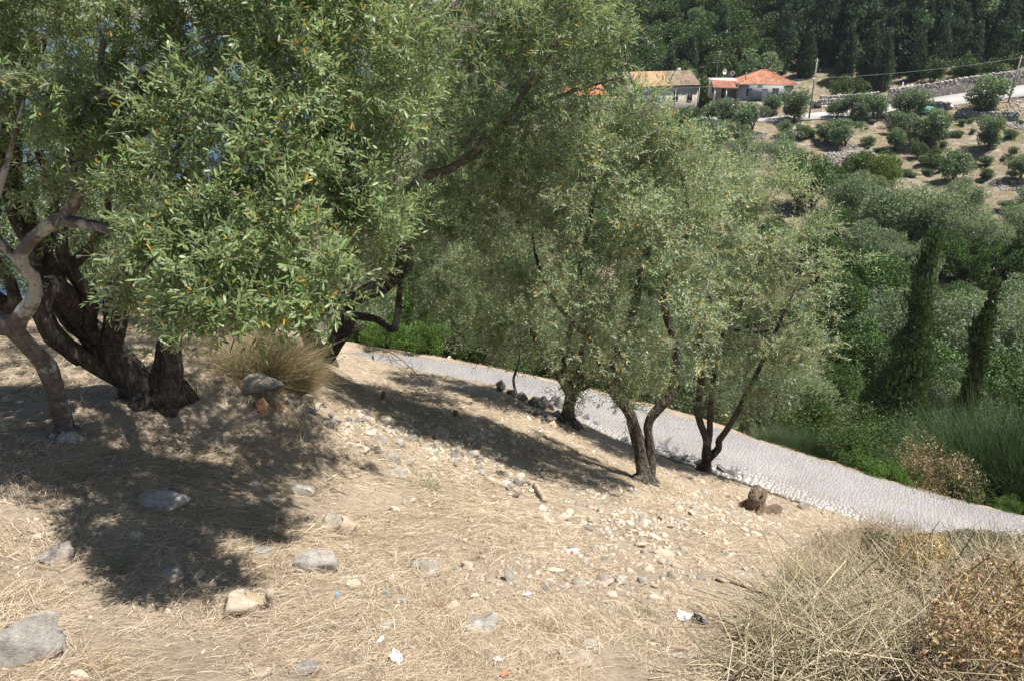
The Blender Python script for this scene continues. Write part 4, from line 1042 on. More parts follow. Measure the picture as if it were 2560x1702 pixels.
for j in range(150):
    u_, v_ = rv.uniform(1850, 2570), rv.uniform(262, 560)
    if v_ > 300 + (u_ - 1850) * .36 or v_ < 320 - (u_ - 1850) * .07: continue
    g_ = G(u_, v_, 60)
    if dist_line(g_[None, :2], rc)[0][0] < 4.5: continue
    sc0 = rv.uniform(.16, .42)
    plant('scrub', ['far_olive0', 'forest_broad0', 'forest_broad1', 'far_olive2'][j % 4], tuple(g_), 'low wild scrub on the far dry slope between the olives', 'bush', sc0, rv.uniform(0, 6.28), 'low scrub on the far dry slope', 1.0, rv.uniform(.5, .8))
# forest on the hill above the road
rf = rng_of(91)
k = 0
for row in range(-3, 14):
    yy = 157 + row * 5.2
    for xx in np.arange(-16, 142, 3.0 if row > 0 else 4.5):
        x = xx + rf.uniform(-2, 2); y = yy + rf.uniform(-3.5, 3.5)
        u, v, d = proj(np.array([[x, y, hz(x, y)]]))
        u, v = float(u[0]), float(v[0])
        if u < 1000 or u > 2640 or v < -70: continue
        con = u > 2010 + rf.normal(0, 40)
        if row <= 0 and u < 2080: continue
        dr, _, sr, _ = dist_line(np.array([[x, y]]), rc)
        if dr[0] < 6.5 or (sr[0] < 0): continue
        if not con and 1890 < u < 1960 and 70 < v < 95: continue
        if con and row <= 0 and dr[0] < 12: con = False
        if not con and rf.random() < 0.1: continue
        if con:
            plant('cypress_tree', f'forest_cypress{k % 2}', (x, y, hz(x, y) - .2), 'dark conifer in the dense wood above the road', 'conifer', rf.uniform(0.7, 1.35), rf.uniform(0, 6.28), 'dark conifers of the hillside wood', rf.uniform(0.9, 1.25))
        elif u > 1990:
            plant('shrub', f'forest_broad{k % 2}', (x, y, hz(x, y) - .2), 'bush at the foot of the dark wood above the road', 'bush', rf.uniform(0.45, 0.7), rf.uniform(0, 6.28), 'bushes at the foot of the wood')
        else:
            key = f'forest_broad{k % 2}' if rf.random() < 0.7 else (f'forest_cypress{k % 2}' if rf.random() < 0.4 else f'far_olive{k % 2}')
            plant('forest_tree', key, (x, y, hz(x, y) - .2), 'tree of the mixed wood on the hill behind the houses', 'tree', rf.uniform(0.7, 1.1), rf.uniform(0, 6.28), 'trees of the mixed wood behind the houses')
        k += 1
for (u, v, w, lab) in [(2115, 185, 80, 'rounded green bush behind the road, right of the pole'), (2310, 150, 100, 'blue green olive behind the road at the wood edge'), (2460, 140, 110, 'pale olive at the wood edge above the road wall'), (2380, 185, 70, 'bright green bush on top of the road wall'), (1700, 125, 110, 'grey olive on the hill behind the old stone house'), (1900, 130, 110, 'olive on the hill right behind the tiled roof'), (1760, 165, 60, 'green bush behind the white annex'), (1640, 160, 80, 'bush behind the ridge of the old stone house'), (1765, 235, 36, 'lemon green shrub between the two houses')]:
    key = 'far_olive1' if 'olive' in lab else 'forest_broad1'
    far_plant('olive_tree' if 'olive' in lab else 'shrub', key, u, v, w, lab, 'olive tree' if 'olive' in lab else 'bush', 0.9, None, 4.6 if 'olive' in lab else 7.0, y={True: 160, False: 158}['behind the road' not in lab or True], hgt=7)
# land behind the near trees on the left, seen through gaps
for j, (x, y, s_) in enumerate([(-6, 19.5, .9), (-8.5, 18.5, 1.0), (-11, 18, 1.0), (-4.5, 21, .9), (-13.5, 16.5, .8), (-2.5, 22, .9)]):
    plant('olive_tree', 'roadside_olive', (x, y, hz(x, y) - .1), ['olive bush beyond the path seen under the left boughs', 'olive bush deep in the gap behind the thick trunk', 'olive bush behind the crooked trunk at far left', 'olive bush between the shaded trunk and the path bend', 'leftmost olive bush past the terrace', 'olive bush beyond the bend of the path'][j], 'olive tree', s_, j * 1.3)

for j, (x, y, s_, lab) in enumerate([(-8.2, 11.6, .8, 'olive bush in shade behind the crooked trunk, nearest the left edge'), (-6.4, 11.2, .75, 'olive bush in shade between the crooked and the thick trunk'), (-5.0, 10.8, .6, 'olive bush in shade just behind the thick trunk'), (-9.8, 12.6, .9, 'olive bush at the back of the left terrace'), (-7.2, 13.4, 1.0, 'taller olive bush at the back of the left terrace'), (-4.3, 12.8, .7, 'olive bush left of the dry broom'), (-11.5, 10.5, .9, 'olive bush at the left edge of the terrace')]):
    plant('olive_tree', 'roadside_olive', (x, y, hz(x, y) - .1), lab, 'olive tree', s_, j * 2.1)
# shrubs along the far side of the path
def stems(seed, n, height, spread, width, tint, var=0.25, lean=0.35, curve=0.25, r_base=0.25, foot=None):
    """a broom bush: many thin arching stems from one foot"""
    r = rng_of(seed)
    a = r.uniform(0, 6.28, n); e = np.abs(r.normal(0, lean, n)).clip(0, 1.35)
    d = np.column_stack([np.cos(a) * np.sin(e), np.sin(a) * np.sin(e), np.cos(e)])
    st = np.column_stack([np.cos(a) * r.uniform(0, r_base, n), np.sin(a) * r.uniform(0, r_base, n), np.full(n, -0.03)])
    L = height * r.uniform(0.45, 1.05, n)
    start = r.uniform(0.0, 0.75, n)                          # twigs leave higher up too
    st = st + d * (L * start)[:, None] * 0.9; d = norm(d + r.normal(0, 0.38, (n, 3)))
    L = L * (1 - start) * r.uniform(0.5, 1.15, n)
    rings = []; side = norm(np.cross(d, r.normal(size=(n, 3)))); bi = np.cross(d, side)
    for s_, wv in ((0, 1.0), (0.5, 0.75), (1.0, 0.25)):
        p = st + d * (L * s_)[:, None] + np.column_stack([np.cos(a), np.sin(a), -0.35 * np.ones(n)]) * (curve * L * s_ ** 2)[:, None] * spread
        w = width * wv
        rings.append(np.stack([p + side * w, p - side * w * .5 + bi * w * .87, p - side * w * .5 - bi * w * .87], 1))
    v = np.stack(rings, 1).reshape(n * 9, 3)
    qd = [(k * 3 + i, k * 3 + (i + 1) % 3, (k + 1) * 3 + (i + 1) % 3, (k + 1) * 3 + i) for k in range(2) for i in range(3)]
    qd = (np.arange(n)[:, None, None] * 9 + np.array(qd)[None]).reshape(-1, 4)
    c = np.array(tint)[None] * (1 + var * r.uniform(-1, 1, (n, 1))) * (1 + 0.12 * r.uniform(-1, 1, (n, 3)))
    return make_mesh('stems', v, None, qd, np.repeat(c, 9, 0))
def broom(name, loc, me, label, cat, scale=1.0, rz=0.0, group=None, sz=1.0):
    o = empty(name, loc); o.scale = (scale, scale, scale * sz); o.rotation_euler = (0, 0, rz); tag(o, label, cat, group)
    k = obj('stems', me, None, o); k['kind'] = 'stuff'
    return o
green_broom = stems(300, 8000, 1.7, 1.0, 0.0036, (0.075, 0.125, 0.05), lean=0.6, r_base=0.45, curve=0.1); green_broom.materials.append(M['green_leaf'])
grey_broom = stems(301, 5000, 1.3, 1.0, 0.0040, (0.12, 0.15, 0.075), lean=0.6, r_base=0.4, curve=0.15); grey_broom.materials.append(M['green_leaf'])
dry_broom = stems(302, 3800, 1.0, 1.0, 0.0034, (0.40, 0.33, 0.19), lean=0.5, r_base=0.35, curve=0.35); dry_broom.materials.append(M['dry_stem'])
def at(u, v): 
    g = G(u, v); return (g[0], g[1], g[2] - 0.02)
def atd(u, v, y):
    p = P(u, v, y); return (p[0], p[1], hz(p[0], p[1]) - 0.03)
def verge(u, off):
    """ground point beyond the far edge of the path"""
    ss = np.linspace(0.2, arc[-1] - 0.2, 500); q, _, _ = path_at(ss, np.full(500, PATH_W / 2 + off))
    U = proj(q)[0]; k = (q[:, 1] > 5)
    i = int(np.argmin(np.where(k, np.abs(U - u), 1e9))); return (q[i, 0], q[i, 1], hz(q[i, 0], q[i, 1]) - 0.03)
def bush(key, u, v, y, sc_, label, cat='bush', name='shrub', sz=1.0):
    loc = verge(u, v) if y == 'verge' else (atd(u, v, y) if y else at(u, v))
    return plant(name, key, loc, label, cat, sc_, rp.uniform(0, 6.28), None, 1.0, sz)
broom('broom_bush', verge(2500, 2.1), green_broom, 'big green broom bush at the right edge beside the path', 'broom bush', 1.6, 0.3)
broom('broom_bush', verge(2620, 2.0), green_broom, 'green broom bush behind the big one, cut by the right edge', 'broom bush', 1.7, 2.0)
broom('broom_bush', atd(2290, 1010, 16), green_broom, 'green broom clump in the gap above the brown shrub', 'broom bush', 0.75, 1.1)
broom('broom_bush', verge(2020, .75), green_broom, 'grey green broom right of the path-side olive crown', 'broom bush', 0.55, 4.0)
broom('broom_bush', verge(1940, .8), grey_broom, 'small brown-footed broom close under the rightmost olive', 'broom bush', 0.6, 1.0)
broom('broom_bush', at(1140, 895), green_broom, 'spiky green broom across the path left of the wall', 'broom bush', 0.62, 1.0, None, 0.9)
bush('lentisk0', 2195, .45, 'verge', 0.42, 'bright green low shrub at the path edge, left one')
bush('lentisk0', 2265, .4, 'verge', 0.32, 'bright green low shrub right beside the left one')
bush('lentisk1', 2405, .4, 'verge', 0.36, 'low shrub with reddish leaves at the path edge near the right corner')
bush('lentisk0', 2520, .35, 'verge', 0.28, 'low green plants at the path edge under the big broom')
bush('brown_shrub', 2325, .7, 'verge', 0.95, 'dead brown shrub between the green bushes beyond the path', sz=1.2)
bush('lentisk1', 2120, 1.1, 'verge', 0.66, 'green bramble mass with pale flowers above the low shrubs')
bush('lentisk1', 2220, 1020, 16.0, 1.0, 'tall green shrub behind the bramble mass')
bush('lentisk1', 2060, 980, 16.5, 0.95, 'dark shrub tucked behind the rightmost olive')
bush('lentisk1', 2400, 1000, 18, 1.2, 'dark green shrub in the dip behind the big broom')
bush('lentisk0', 1060, .7, 'verge', 0.66, 'bright green shrub across the path at its far end, right one')
bush('lentisk0', 970, .6, 'verge', 0.56, 'bright green shrub across the path at its far end, left one')
bush('lentisk1', 1230, 905, None, 0.75, 'dark rounded shrub across the path behind the sapling')
bush('lentisk1', 1330, 925, None, 0.5, 'green shrub across the path behind the three-stemmed olive')
bush('roadside_olive', 1120, 850, 20.0, 0.8, 'olive bush rising behind the far shrubs of the path', 'olive tree', 'olive_tree')
bush('roadside_olive', 1450, 930, 18.5, 0.75, 'olive bush beyond the path behind the middle trunks', 'olive tree', 'olive_tree')
bush('roadside_olive', 1600, 960, 18.0, 0.7, 'olive bush beyond the path seen between the two sunlit olives', 'olive tree', 'olive_tree')
bush('roadside_olive', 1950, 940, 18.5, 0.9, 'olive bush beyond the path below the rightmost olive crown', 'olive tree', 'olive_tree')
bush('roadside_olive', 1250, 820, 24.0, 1.0, 'olive tree down the slope behind the sapling', 'olive tree', 'olive_tree')
bush('roadside_olive', 900, 800, 19.5, 0.9, 'olive bush just behind the far bend of the path', 'olive tree', 'olive_tree')
broom('dry_broom', at(655, 955), dry_broom, 'tuft of dry straw coloured broom behind the perched slab', 'dry bush', 0.85, 0.5)
broom('dry_broom', at(735, 975), dry_broom, 'lower right tuft of dry broom by the shaded trunk', 'dry bush', 0.6, 2.5)
# white flowering shrub heads
def flower_heads(seed, n, w, h):
    r = rng_of(seed); p = np.column_stack([r.normal(0, w, n), r.normal(0, w, n), r.uniform(0, h, n)])
    v, t, c = leaf_geo(p, rand_dirs(r, n), rand_dirs(r, n), np.full(n, .045), np.full(n, .03), np.full((n, 3), 0.62) * r.uniform(.7, 1.2, (n, 1)) * np.array([1, .98, .85]), detail=False)
    return make_mesh('flowers', v, t, None, c)
for k, (u, v, y, lab) in enumerate([(2500, 995, 14.5, 'bramble with white flower heads above the big broom'), (2150, 960, 18, 'bramble sprinkled with cream flower heads in the valley gap')]):
    o = plant('flowering_bramble', 'lentisk1', atd(u, v + 60, y), lab, 'bush', 0.8, k)
    me = flower_heads(310 + k, 420, 0.42, 0.5); me.materials.append(M['green_leaf'])
    f = obj('flowers', me, None, o); f.location = (0, 0, 1.35); f['kind'] = 'stuff'

# ------------------------------------------------------------------ brush pile at the bottom right
def tangle(seed, n, region, zrange, Lr, width, tints, bend=0.5, dirs=None, flat=0.45):
    """long dry stems thrown together: region(r,n) gives ground points"""
    r = rng_of(seed)
    p0 = region(r, n); g = H(p0)
    z = g + r.uniform(0, 1, n) ** 1.1 * zrange(p0)
    a = r.uniform(0, 6.28, n) if dirs is None else r.choice(dirs, n) + r.normal(0, 0.55, n)
    el = r.normal(0.12, flat, n)
    d = np.column_stack([np.cos(a) * np.cos(el), np.sin(a) * np.cos(el), np.sin(el)])
    L = r.uniform(*Lr, n); bendv = r.normal(0, bend, (n, 3)) * 0.5; bendv[:, 2] -= 0.12
    side = norm(np.cross(d, r.normal(size=(n, 3)))); bi = np.cross(d, side)
    st = np.column_stack([p0, z]) - d * (L * 0.5)[:, None]
    rings = []
    for s_, wv in ((0, 1.0), (0.33, .9), (0.67, .7), (1.0, .35)):
        p = st + d * (L * s_)[:, None] + bendv * (L * (s_ - 0.5) ** 2 * 2)[:, None]
        gg = H(p[:, :2]) + 0.015; p[:, 2] = np.maximum(p[:, 2], gg)
        w = (width * r.uniform(0.6, 1.4, n) * wv)[:, None]
        rings.append(np.stack([p + side * w, p - side * w * .5 + bi * w * .87, p - side * w * .5 - bi * w * .87], 1))
    v = np.stack(rings, 1).reshape(n * 12, 3)
    qd = [(k * 3 + i, k * 3 + (i + 1) % 3, (k + 1) * 3 + (i + 1) % 3, (k + 1) * 3 + i) for k in range(3) for i in range(3)]
    qd = (np.arange(n)[:, None, None] * 12 + np.array(qd)[None]).reshape(-1, 4)
    c = np.array(tints)[r.integers(0, len(tints), n)] * r.uniform(0.65, 1.25, (n, 1))
    return v, qd, np.repeat(c, 12, 0)
def pix_region(poly_uv):
    pts = np.array([G(u, v)[:2] for (u, v) in poly_uv])
    lo, hi = pts.min(0), pts.max(0)
    def inside(p):
        c = np.zeros(len(p), bool); j = len(pts) - 1
        for i in range(len(pts)):
            k = ((pts[i, 1] > p[:, 1]) != (pts[j, 1] > p[:, 1])) & (p[:, 0] < (pts[j, 0] - pts[i, 0]) * (p[:, 1] - pts[i, 1]) / (pts[j, 1] - pts[i, 1] + 1e-12) + pts[i, 0])
            c ^= k; j = i
        return c
    def f(r, n):
        out = np.zeros((0, 2))
        while len(out) < n:
            q = r.uniform(lo, hi, (n, 2)); out = np.vstack([out, q[inside(q)]])
        return out[:n]
    f.inside = inside; f.pts = pts
    return f
pile_area = pix_region([(1790, 1740), (1830, 1640), (1900, 1560), (1990, 1500), (2120, 1460), (2300, 1450), (2650, 1460), (2750, 1760)])
pile_c = pile_area.pts.mean(0)
def pile_h(p):
    d = np.min(np.linalg.norm(p[:, None] - pile_area.pts[None], axis=2), axis=1)
    return 0.08 + 0.26 * np.clip(d / 0.9, 0, 1) ** 0.8 * (0.85 + 0.9 * vnoise(p, 1.5, 5))
pb = np.array([*pile_c, hz(*pile_c)])
pile = empty('brush_pile', pb); tag(pile, 'heap of cut dry broom stems filling the bottom right corner', 'brush pile')
v, q, c = tangle(400, 5200, pile_area, pile_h, (0.4, 1.35), 0.0042, [(0.52, 0.44, 0.29), (0.46, 0.39, 0.26), (0.38, 0.35, 0.22), (0.26, 0.205, 0.145), (0.58, 0.50, 0.35)], dirs=[0.5, 2.3, 2.7, 1.2, 0.0])
o = obj('stems', make_mesh('stems', v - pb, None, q, c), M['dry_stem'], pile); o['kind'] = 'stuff'
v, q, c = tangle(401, 3400, pile_area, pile_h, (0.12, 0.45), 0.0019, [(0.34, 0.28, 0.17), (0.25, 0.23, 0.13), (0.27, 0.2, 0.14)], dirs=None, flat=0.7)
o = obj('twigs', make_mesh('twigs', v - pb, None, q, c), M['dry_stem'], pile); o['kind'] = 'stuff'
v, q, c = tangle(402, 60, pile_area, pile_h, (0.6, 1.3), 0.010, [(0.2, 0.16, 0.13), (0.16, 0.12, 0.095)], dirs=[0.2, 2.7], flat=0.15)
o = obj('sticks', make_mesh('sticks', v - pb, None, q, c), M['dry_stem'], pile); o['kind'] = 'stuff'
def leaf_pile(name, label, area, n, hfun, size, tints, seed, mat='green_leaf', cat='dead branches', stemn=500):
    r = rng_of(seed); p = area(r, n); z = H(p) + hfun(p) * r.uniform(0, 1, n) ** 0.6
    pos = np.column_stack([p, z]); b = pos.mean(0); b[2] = hz(b[0], b[1])
    root = empty(name, b); tag(root, label, cat)
    tn = np.array(tints)[r.integers(0, len(tints), n)] * r.uniform(0.6, 1.3, (n, 1)) * (1 + 0.25 * vnoise(pos, 2.2, seed)[:, None])
    v, t, c = leaf_geo(pos, rand_dirs(r, n), norm(rand_dirs(r, n) + [0, 0, .4]), size * r.uniform(.6, 1.3, n), size * .36 * r.uniform(.7, 1.3, n), tn, curl=0.5, detail=False)
    o = obj('leaves', make_mesh('leaves', v - b, t, None, c), M[mat], root); o['kind'] = 'stuff'
    if stemn:
        v, q, c = tangle(seed + 1, stemn, area, hfun, (0.2, 0.6), 0.003, [(0.25, 0.18, 0.12), (0.32, 0.26, 0.18)], flat=0.7)
        o = obj('twigs', make_mesh('twigs', v - b, None, q, c), M['dry_stem'], root); o['kind'] = 'stuff'
    return root
red_area = pix_region([(2260, 1760), (2320, 1620), (2400, 1540), (2490, 1500), (2700, 1490), (2750, 1760)])
leaf_pile('dead_branch_heap', 'heap of withered branches with rusty orange leaves at the bottom right', red_area, 15000, lambda p: 0.46 + 0.42 * vnoise(p, 1.9, 3), 0.042, [(0.42, 0.23, 0.14), (0.46, 0.32, 0.20), (0.36, 0.27, 0.16), (0.24, 0.15, 0.10), (0.50, 0.38, 0.25)], 410, stemn=900)
mid_area = pix_region([(2200, 1480), (2250, 1440), (2330, 1430), (2360, 1500), (2280, 1540)])
leaf_pile('dead_branch_heap', 'small clump of withered tan leaves on the cut broom', mid_area, 2600, lambda p: 0.62 + 0 * p[:, 0], 0.042, [(0.50, 0.37, 0.2), (0.42, 0.28, 0.15)], 420, stemn=200)
gre_area = pix_region([(2130, 1425), (2200, 1385), (2400, 1370), (2620, 1375), (2620, 1440), (2350, 1455)])
leaf_pile('grey_shrub', 'dark grey green scrub behind the cut broom, between it and the path', gre_area, 24000, lambda p: 0.36 + 0.2 * vnoise(p, 1.3, 3), 0.040, [(0.13, 0.15, 0.10), (0.20, 0.215, 0.16), (0.09, 0.105, 0.065), (0.20, 0.16, 0.10)], 430, cat='bush', stemn=1500)
brn_area = pix_region([(2400, 1420), (2480, 1380), (2650, 1380), (2650, 1450), (2450, 1460)])
leaf_pile('dead_branch_heap', 'brown withered leaves among the grey green scrub at right', brn_area, 3000, lambda p: 0.45 + 0 * p[:, 0], 0.036, [(0.34, 0.20, 0.10), (0.26, 0.17, 0.09)], 440, stemn=200)
scr_area = pix_region([(1960, 1440), (2030, 1360), (2160, 1310), (2300, 1340), (2200, 1420)])
v, q, c = tangle(450, 1300, scr_area, lambda p: 0.2 + 0.1 * vnoise(p, 2, 2), (0.15, 0.5), 0.0024, [(0.36, 0.28, 0.2), (0.26, 0.2, 0.14), (0.42, 0.35, 0.22)], flat=0.8)
b = v.mean(0); b[2] = hz(b[0], b[1]); o = empty('dry_scrub', b); tag(o, 'tangle of thin dry twigs on the near side of the path', 'dry bush')
k = obj('twigs', make_mesh('twigs', v - b, None, q, c), M['dry_stem'], o); k['kind'] = 'stuff'
# dry broom tufts standing at the right side of the pile
broom('dry_broom', at(2520, 1460), dry_broom, 'sheaf of dry pale broom stems leaning at the right edge', 'dry bush', 0.5, 0.3)
broom('dry_broom', at(2030, 1500), dry_broom, 'sheaf of dry broom standing up from the left of the heap', 'dry bush', 0.42, 2.2)
broom('dry_broom', at(1960, 1640), dry_broom, 'nearest sheaf of dry broom in the bottom right heap', 'dry bush', 0.35, 4.2)

# ------------------------------------------------------------------ dry grass
rg = rng_of(500)
n = 250000
th = rg.uniform(-R(43), R(43), n); rr = np.exp(rg.uniform(math.log(2.5), math.log(17.5), n))
p = np.column_stack([rr * np.sin(th), rr * np.cos(th)])
d, _, s_, _ = dist_line(p, pc)
k = d > PATH_W / 2 + np.minimum(0.06, rg.normal(0.0, 0.05, n))
clump = 0.45 + 0.6 * vnoise(p, 1.7, 21) + 0.45 * vnoise(p, 5.0, 22)
stony = np.exp(-((p[:, 0] - 1.9) ** 2 / 1.6 + (p[:, 1] - 6.9) ** 2 / 3.0))
k &= rg.random(n) < np.clip(0.22 + 0.95 * clump - 0.6 * stony, 0.06, 1)
k &= ~pile_area.inside(p)
p = p[k]; rr = rr[k]; n = len(p); clump = clump[k]
z = H(p)
az = 2.6 * vnoise(p, 0.5, 23) + rg.normal(0, 1.0, n) + 0.6
tall = rg.random(n) < 0.02
el = np.where(tall, rg.uniform(0.5, 1.25, n), np.abs(rg.normal(0.03, 0.10, n)))
L = np.where(tall, rg.uniform(0.10, 0.24, n), rg.uniform(0.07, 0.28, n)) * np.clip(0.8 + 0.4 * clump, 0.6, 1.3)
chaff = rg.random(n) < 0.45
L = np.where(chaff, rg.uniform(0.02, 0.08, n), L)
wd = np.exp(rg.normal(math.log(0.00085), 0.4, n)) * np.clip(rr / 4.0, 0.8, 2.4) * np.where(chaff, 1.35, 1.0)
hd = np.column_stack([np.cos(az), np.sin(az), np.zeros(n)])
sd = np.column_stack([-np.sin(az), np.cos(az), rg.normal(0, 0.4, n)])
h0 = rg.uniform(0, 0.026, n) * np.clip(clump + 0.4, 0.2, 1.4)
p0 = np.column_stack([p, z + h0 * 0.4]); m_ = p0 + hd * (L * 0.5 * np.cos(el))[:, None]; m_[:, 2] = H(m_[:, :2]) + h0 + 0.01 + L * 0.5 * np.sin(el)
e_ = p0 + hd * (L * np.cos(el))[:, None] + sd * (rg.normal(0, 0.12, n) * L)[:, None]; e_[:, 2] = H(e_[:, :2]) + h0 * 0.6 + 0.004 + L * np.sin(el) * rg.uniform(0.3, 1.0, n)
w1 = wd[:, None]
V = np.stack([p0 - sd * w1, p0 + sd * w1, m_ - sd * w1 * .8, m_ + sd * w1 * .8, e_], 1).reshape(-1, 3)
tr = np.array([(0, 1, 3), (0, 3, 2), (2, 3, 4)])
Tt = (np.arange(n)[:, None, None] * 5 + tr[None]).reshape(-1, 3)
gc = np.array([(0.565, 0.46, 0.345), (0.465, 0.365, 0.268), (0.345, 0.258, 0.18), (0.20, 0.14, 0.097), (0.68, 0.59, 0.465)])
ci = rg.choice(5, n, p=[.28, .26, .20, .12, .14])
tint = gc[ci] * rg.uniform(0.8, 1.15, (n, 1))
gk = (vnoise(p, 1.3, 29) > 0.80) & (rg.random(n) < 0.12); tint[gk] = np.array([0.20, 0.22, 0.08])
gr = obj('dry_grass', make_mesh('dry_grass', V, Tt, None, np.repeat(tint, 5, 0)), M['grass'])
tag(gr, 'matted dry straw grass covering the slope', 'grass', kind='stuff')
ro = [o for o in bpy.data.objects if o.name.split('.')[0] == 'rock' and o.parent is None]
mbs = MB()
for o in ro:
    m_n = int(np.clip(o.scale[0] * 700, 25, 130)); aa_ = rg.uniform(0, 6.28, m_n); rad_ = o.scale[0] * rg.uniform(.75, 1.25, m_n)
    c0 = np.column_stack([o.location.x + np.cos(aa_) * rad_, o.location.y + np.sin(aa_) * rad_ * .85]); zc = H(c0) + rg.uniform(0, .05, m_n) + o.scale[2] * .35 * np.clip(1.15 - rad_ / o.scale[0], 0, 1)
    dr_ = aa_ + 1.57 + rg.normal(0, .5, m_n); L_ = rg.uniform(.06, .24, m_n); dv = np.column_stack([np.cos(dr_), np.sin(dr_), rg.normal(.05, .22, m_n)]); cc_ = np.column_stack([c0, zc]); sv2 = np.column_stack([-np.sin(dr_), np.cos(dr_), np.zeros(m_n)]) * .0012
    a3 = cc_ - dv * L_[:, None] * .5; b3 = cc_ + dv * L_[:, None] * .5; a3[:, 2] = np.maximum(a3[:, 2], H(a3[:, :2]) + .004); b3[:, 2] = np.maximum(b3[:, 2], H(b3[:, :2]) + .004)
    V_ = np.stack([a3, cc_ - sv2 + [0, 0, .01], cc_ + sv2 + [0, 0, .01], b3], 1).reshape(-1, 3); T_ = (np.arange(m_n)[:, None, None] * 4 + np.array([(0, 1, 2), (1, 3, 2)])[None]).reshape(-1, 3)
    mbs.add(V_, T_, None, np.repeat(gc[rg.integers(0, 5, m_n)], 4, 0))
tag(mbs.build('straw', M['grass']), 'loose straw caught against the rocks', 'grass', kind='stuff')
# tufts: darker bleached clumps and a few green ones
def tuft(seed, n, h, tint, w=0.0016):
    me = stems(seed, n, h, 1.2, w, tint, lean=0.75, r_base=0.05, curve=0.6); me.materials.append(M['grass']); return me
tuft_dry = tuft(510, 170, 0.16, (0.36, 0.25, 0.14)); tuft_green = tuft(511, 110, 0.2, (0.16, 0.22, 0.10))
for (u, v, me, s_, lab) in [(1100, 1530, tuft_dry, 1, 'brownish grass tuft above the flat grey slab'), (1105, 1655, tuft_dry, .9, 'brownish grass tuft below the flat grey slab'), (275, 1420, tuft_green, 1, 'pale green grass tuft right of the cracked rock'), (250, 1690, tuft_dry, 1.1, 'grass tuft beside the bottom left boulder'), (1360, 1575, tuft_dry, .9, 'grass tuft left of the ribbed pale rock'), (1065, 1225, tuft_green, 1.6, 'bright green grass tuft in the shadow on the slope'), (1605, 1545, tuft_green, .8, 'thin green grass tuft left of the white bag'), (1190, 1405, tuft_dry, .9, 'grass tuft right of the grey oblong stone'), (1510, 1260, tuft_green, .6, 'tiny green sprig below the sunlit olive shadow'), (640, 1350, tuft_green, 1, 'green tuft in the dappled shade above the grey wedge')]:
    broom('grass_tuft', at(u, v), me, lab, 'grass tuft', s_, u * 0.1)

# ------------------------------------------------------------------ loose stones
zones = [((1600, 1380), (420, 130), 0.24), ((1560, 1290), (420, 80), 0.14), ((1700, 1290), (250, 80), 0.12), ((950, 1060), (150, 45), 0.12), ((1150, 1130), (120, 60), 0.08), ((1300, 1100), (250, 90), 0.08), ((800, 1250), (900, 300), 0.08), ((1850, 1250), (150, 60), 0.04)]
rk = rng_of(600)
cand = []
for (c, s_, f) in zones:
    for _ in range(int(3000 * f)):
        cand.append((c[0] + rk.normal(0, s_[0] * .55), c[1] + rk.normal(0, s_[1] * .55)))
cand = np.array(cand)
# intersect by a quick table: ground depth on a pixel grid, then bilinear
uu = np.linspace(-50, 2400, 60); vv = np.linspace(930, 1720, 40)
tab = np.array([[G(a, b)[1] for a in uu] for b in vv])
def depth_at(u, v):
    fu = np.clip((u - uu[0]) / (uu[1] - uu[0]), 0, 58.99); fv = np.clip((v - vv[0]) / (vv[1] - vv[0]), 0, 38.99)
    i = fu.astype(int); j = fv.astype(int); a = fu - i; b = fv - j
    return (tab[j, i] * (1 - a) + tab[j, i + 1] * a) * (1 - b) + (tab[j + 1, i] * (1 - a) + tab[j + 1, i + 1] * a) * b
cand = cand[(cand[:, 1] > 940) & (cand[:, 1] < 1700) & (cand[:, 0] > 0) & (cand[:, 0] < 2300)]
dy = depth_at(cand[:, 0], cand[:, 1])
aa = (851 - cand[:, 1]) / FPX
cx = (cand[:, 0] - 1280) / FPX / (CP + aa * SP) * dy
xy = np.column_stack([cx, dy]); dl = dist_line(xy, pc)[0]
ok = (dl > PATH_W / 2 + 0.1) & ~pile_area.inside(xy); xy = xy[ok]
sz_ = np.exp(rk.normal(math.log(0.023), 0.6, len(xy))).clip(0.008, 0.085)
zz_ = H(xy); dep = xy[:, 1] * CP - zz_ * SP
order = np.argsort(-sz_ / dep)
pale_small = []
for s in range(10):
    me = small_rocks[s].copy(); me.materials.append(M['pale_stone'] if s % 3 else M['limestone']); pale_small.append(me)
for i in order[:300]:
    o = obj('stone', pale_small[int(rk.integers(0, 10))])
    s = sz_[i]; o.location = (xy[i, 0], xy[i, 1], zz_[i] + s * rk.uniform(-.05, .3)); o.scale = (s, s * rk.uniform(.55, 1.1), s * rk.uniform(.4, .95)); o.rotation_euler = (rk.normal(0, .4), rk.normal(0, .4), rk.uniform(0, 6.28))
    tag(o, 'small pale limestone fragment lying loose on the dry grass slope', 'stone', 'loose stones on the slope')
mb = MB(); protos = [rock_mesh(700 + s, 1, 6) for s in range(8)]
for i in order[300:]:
    v, f = protos[int(rk.integers(0, 8))]; a = rk.uniform(0, 6.28); ca, sa = math.cos(a), math.sin(a); s = sz_[i]
    w = v * s * np.array([1, .85, .7]); w = np.column_stack([w[:, 0] * ca - w[:, 1] * sa, w[:, 0] * sa + w[:, 1] * ca, w[:, 2]])
    mb.add(w + [xy[i, 0], xy[i, 1], zz_[i] + s * .2], f)
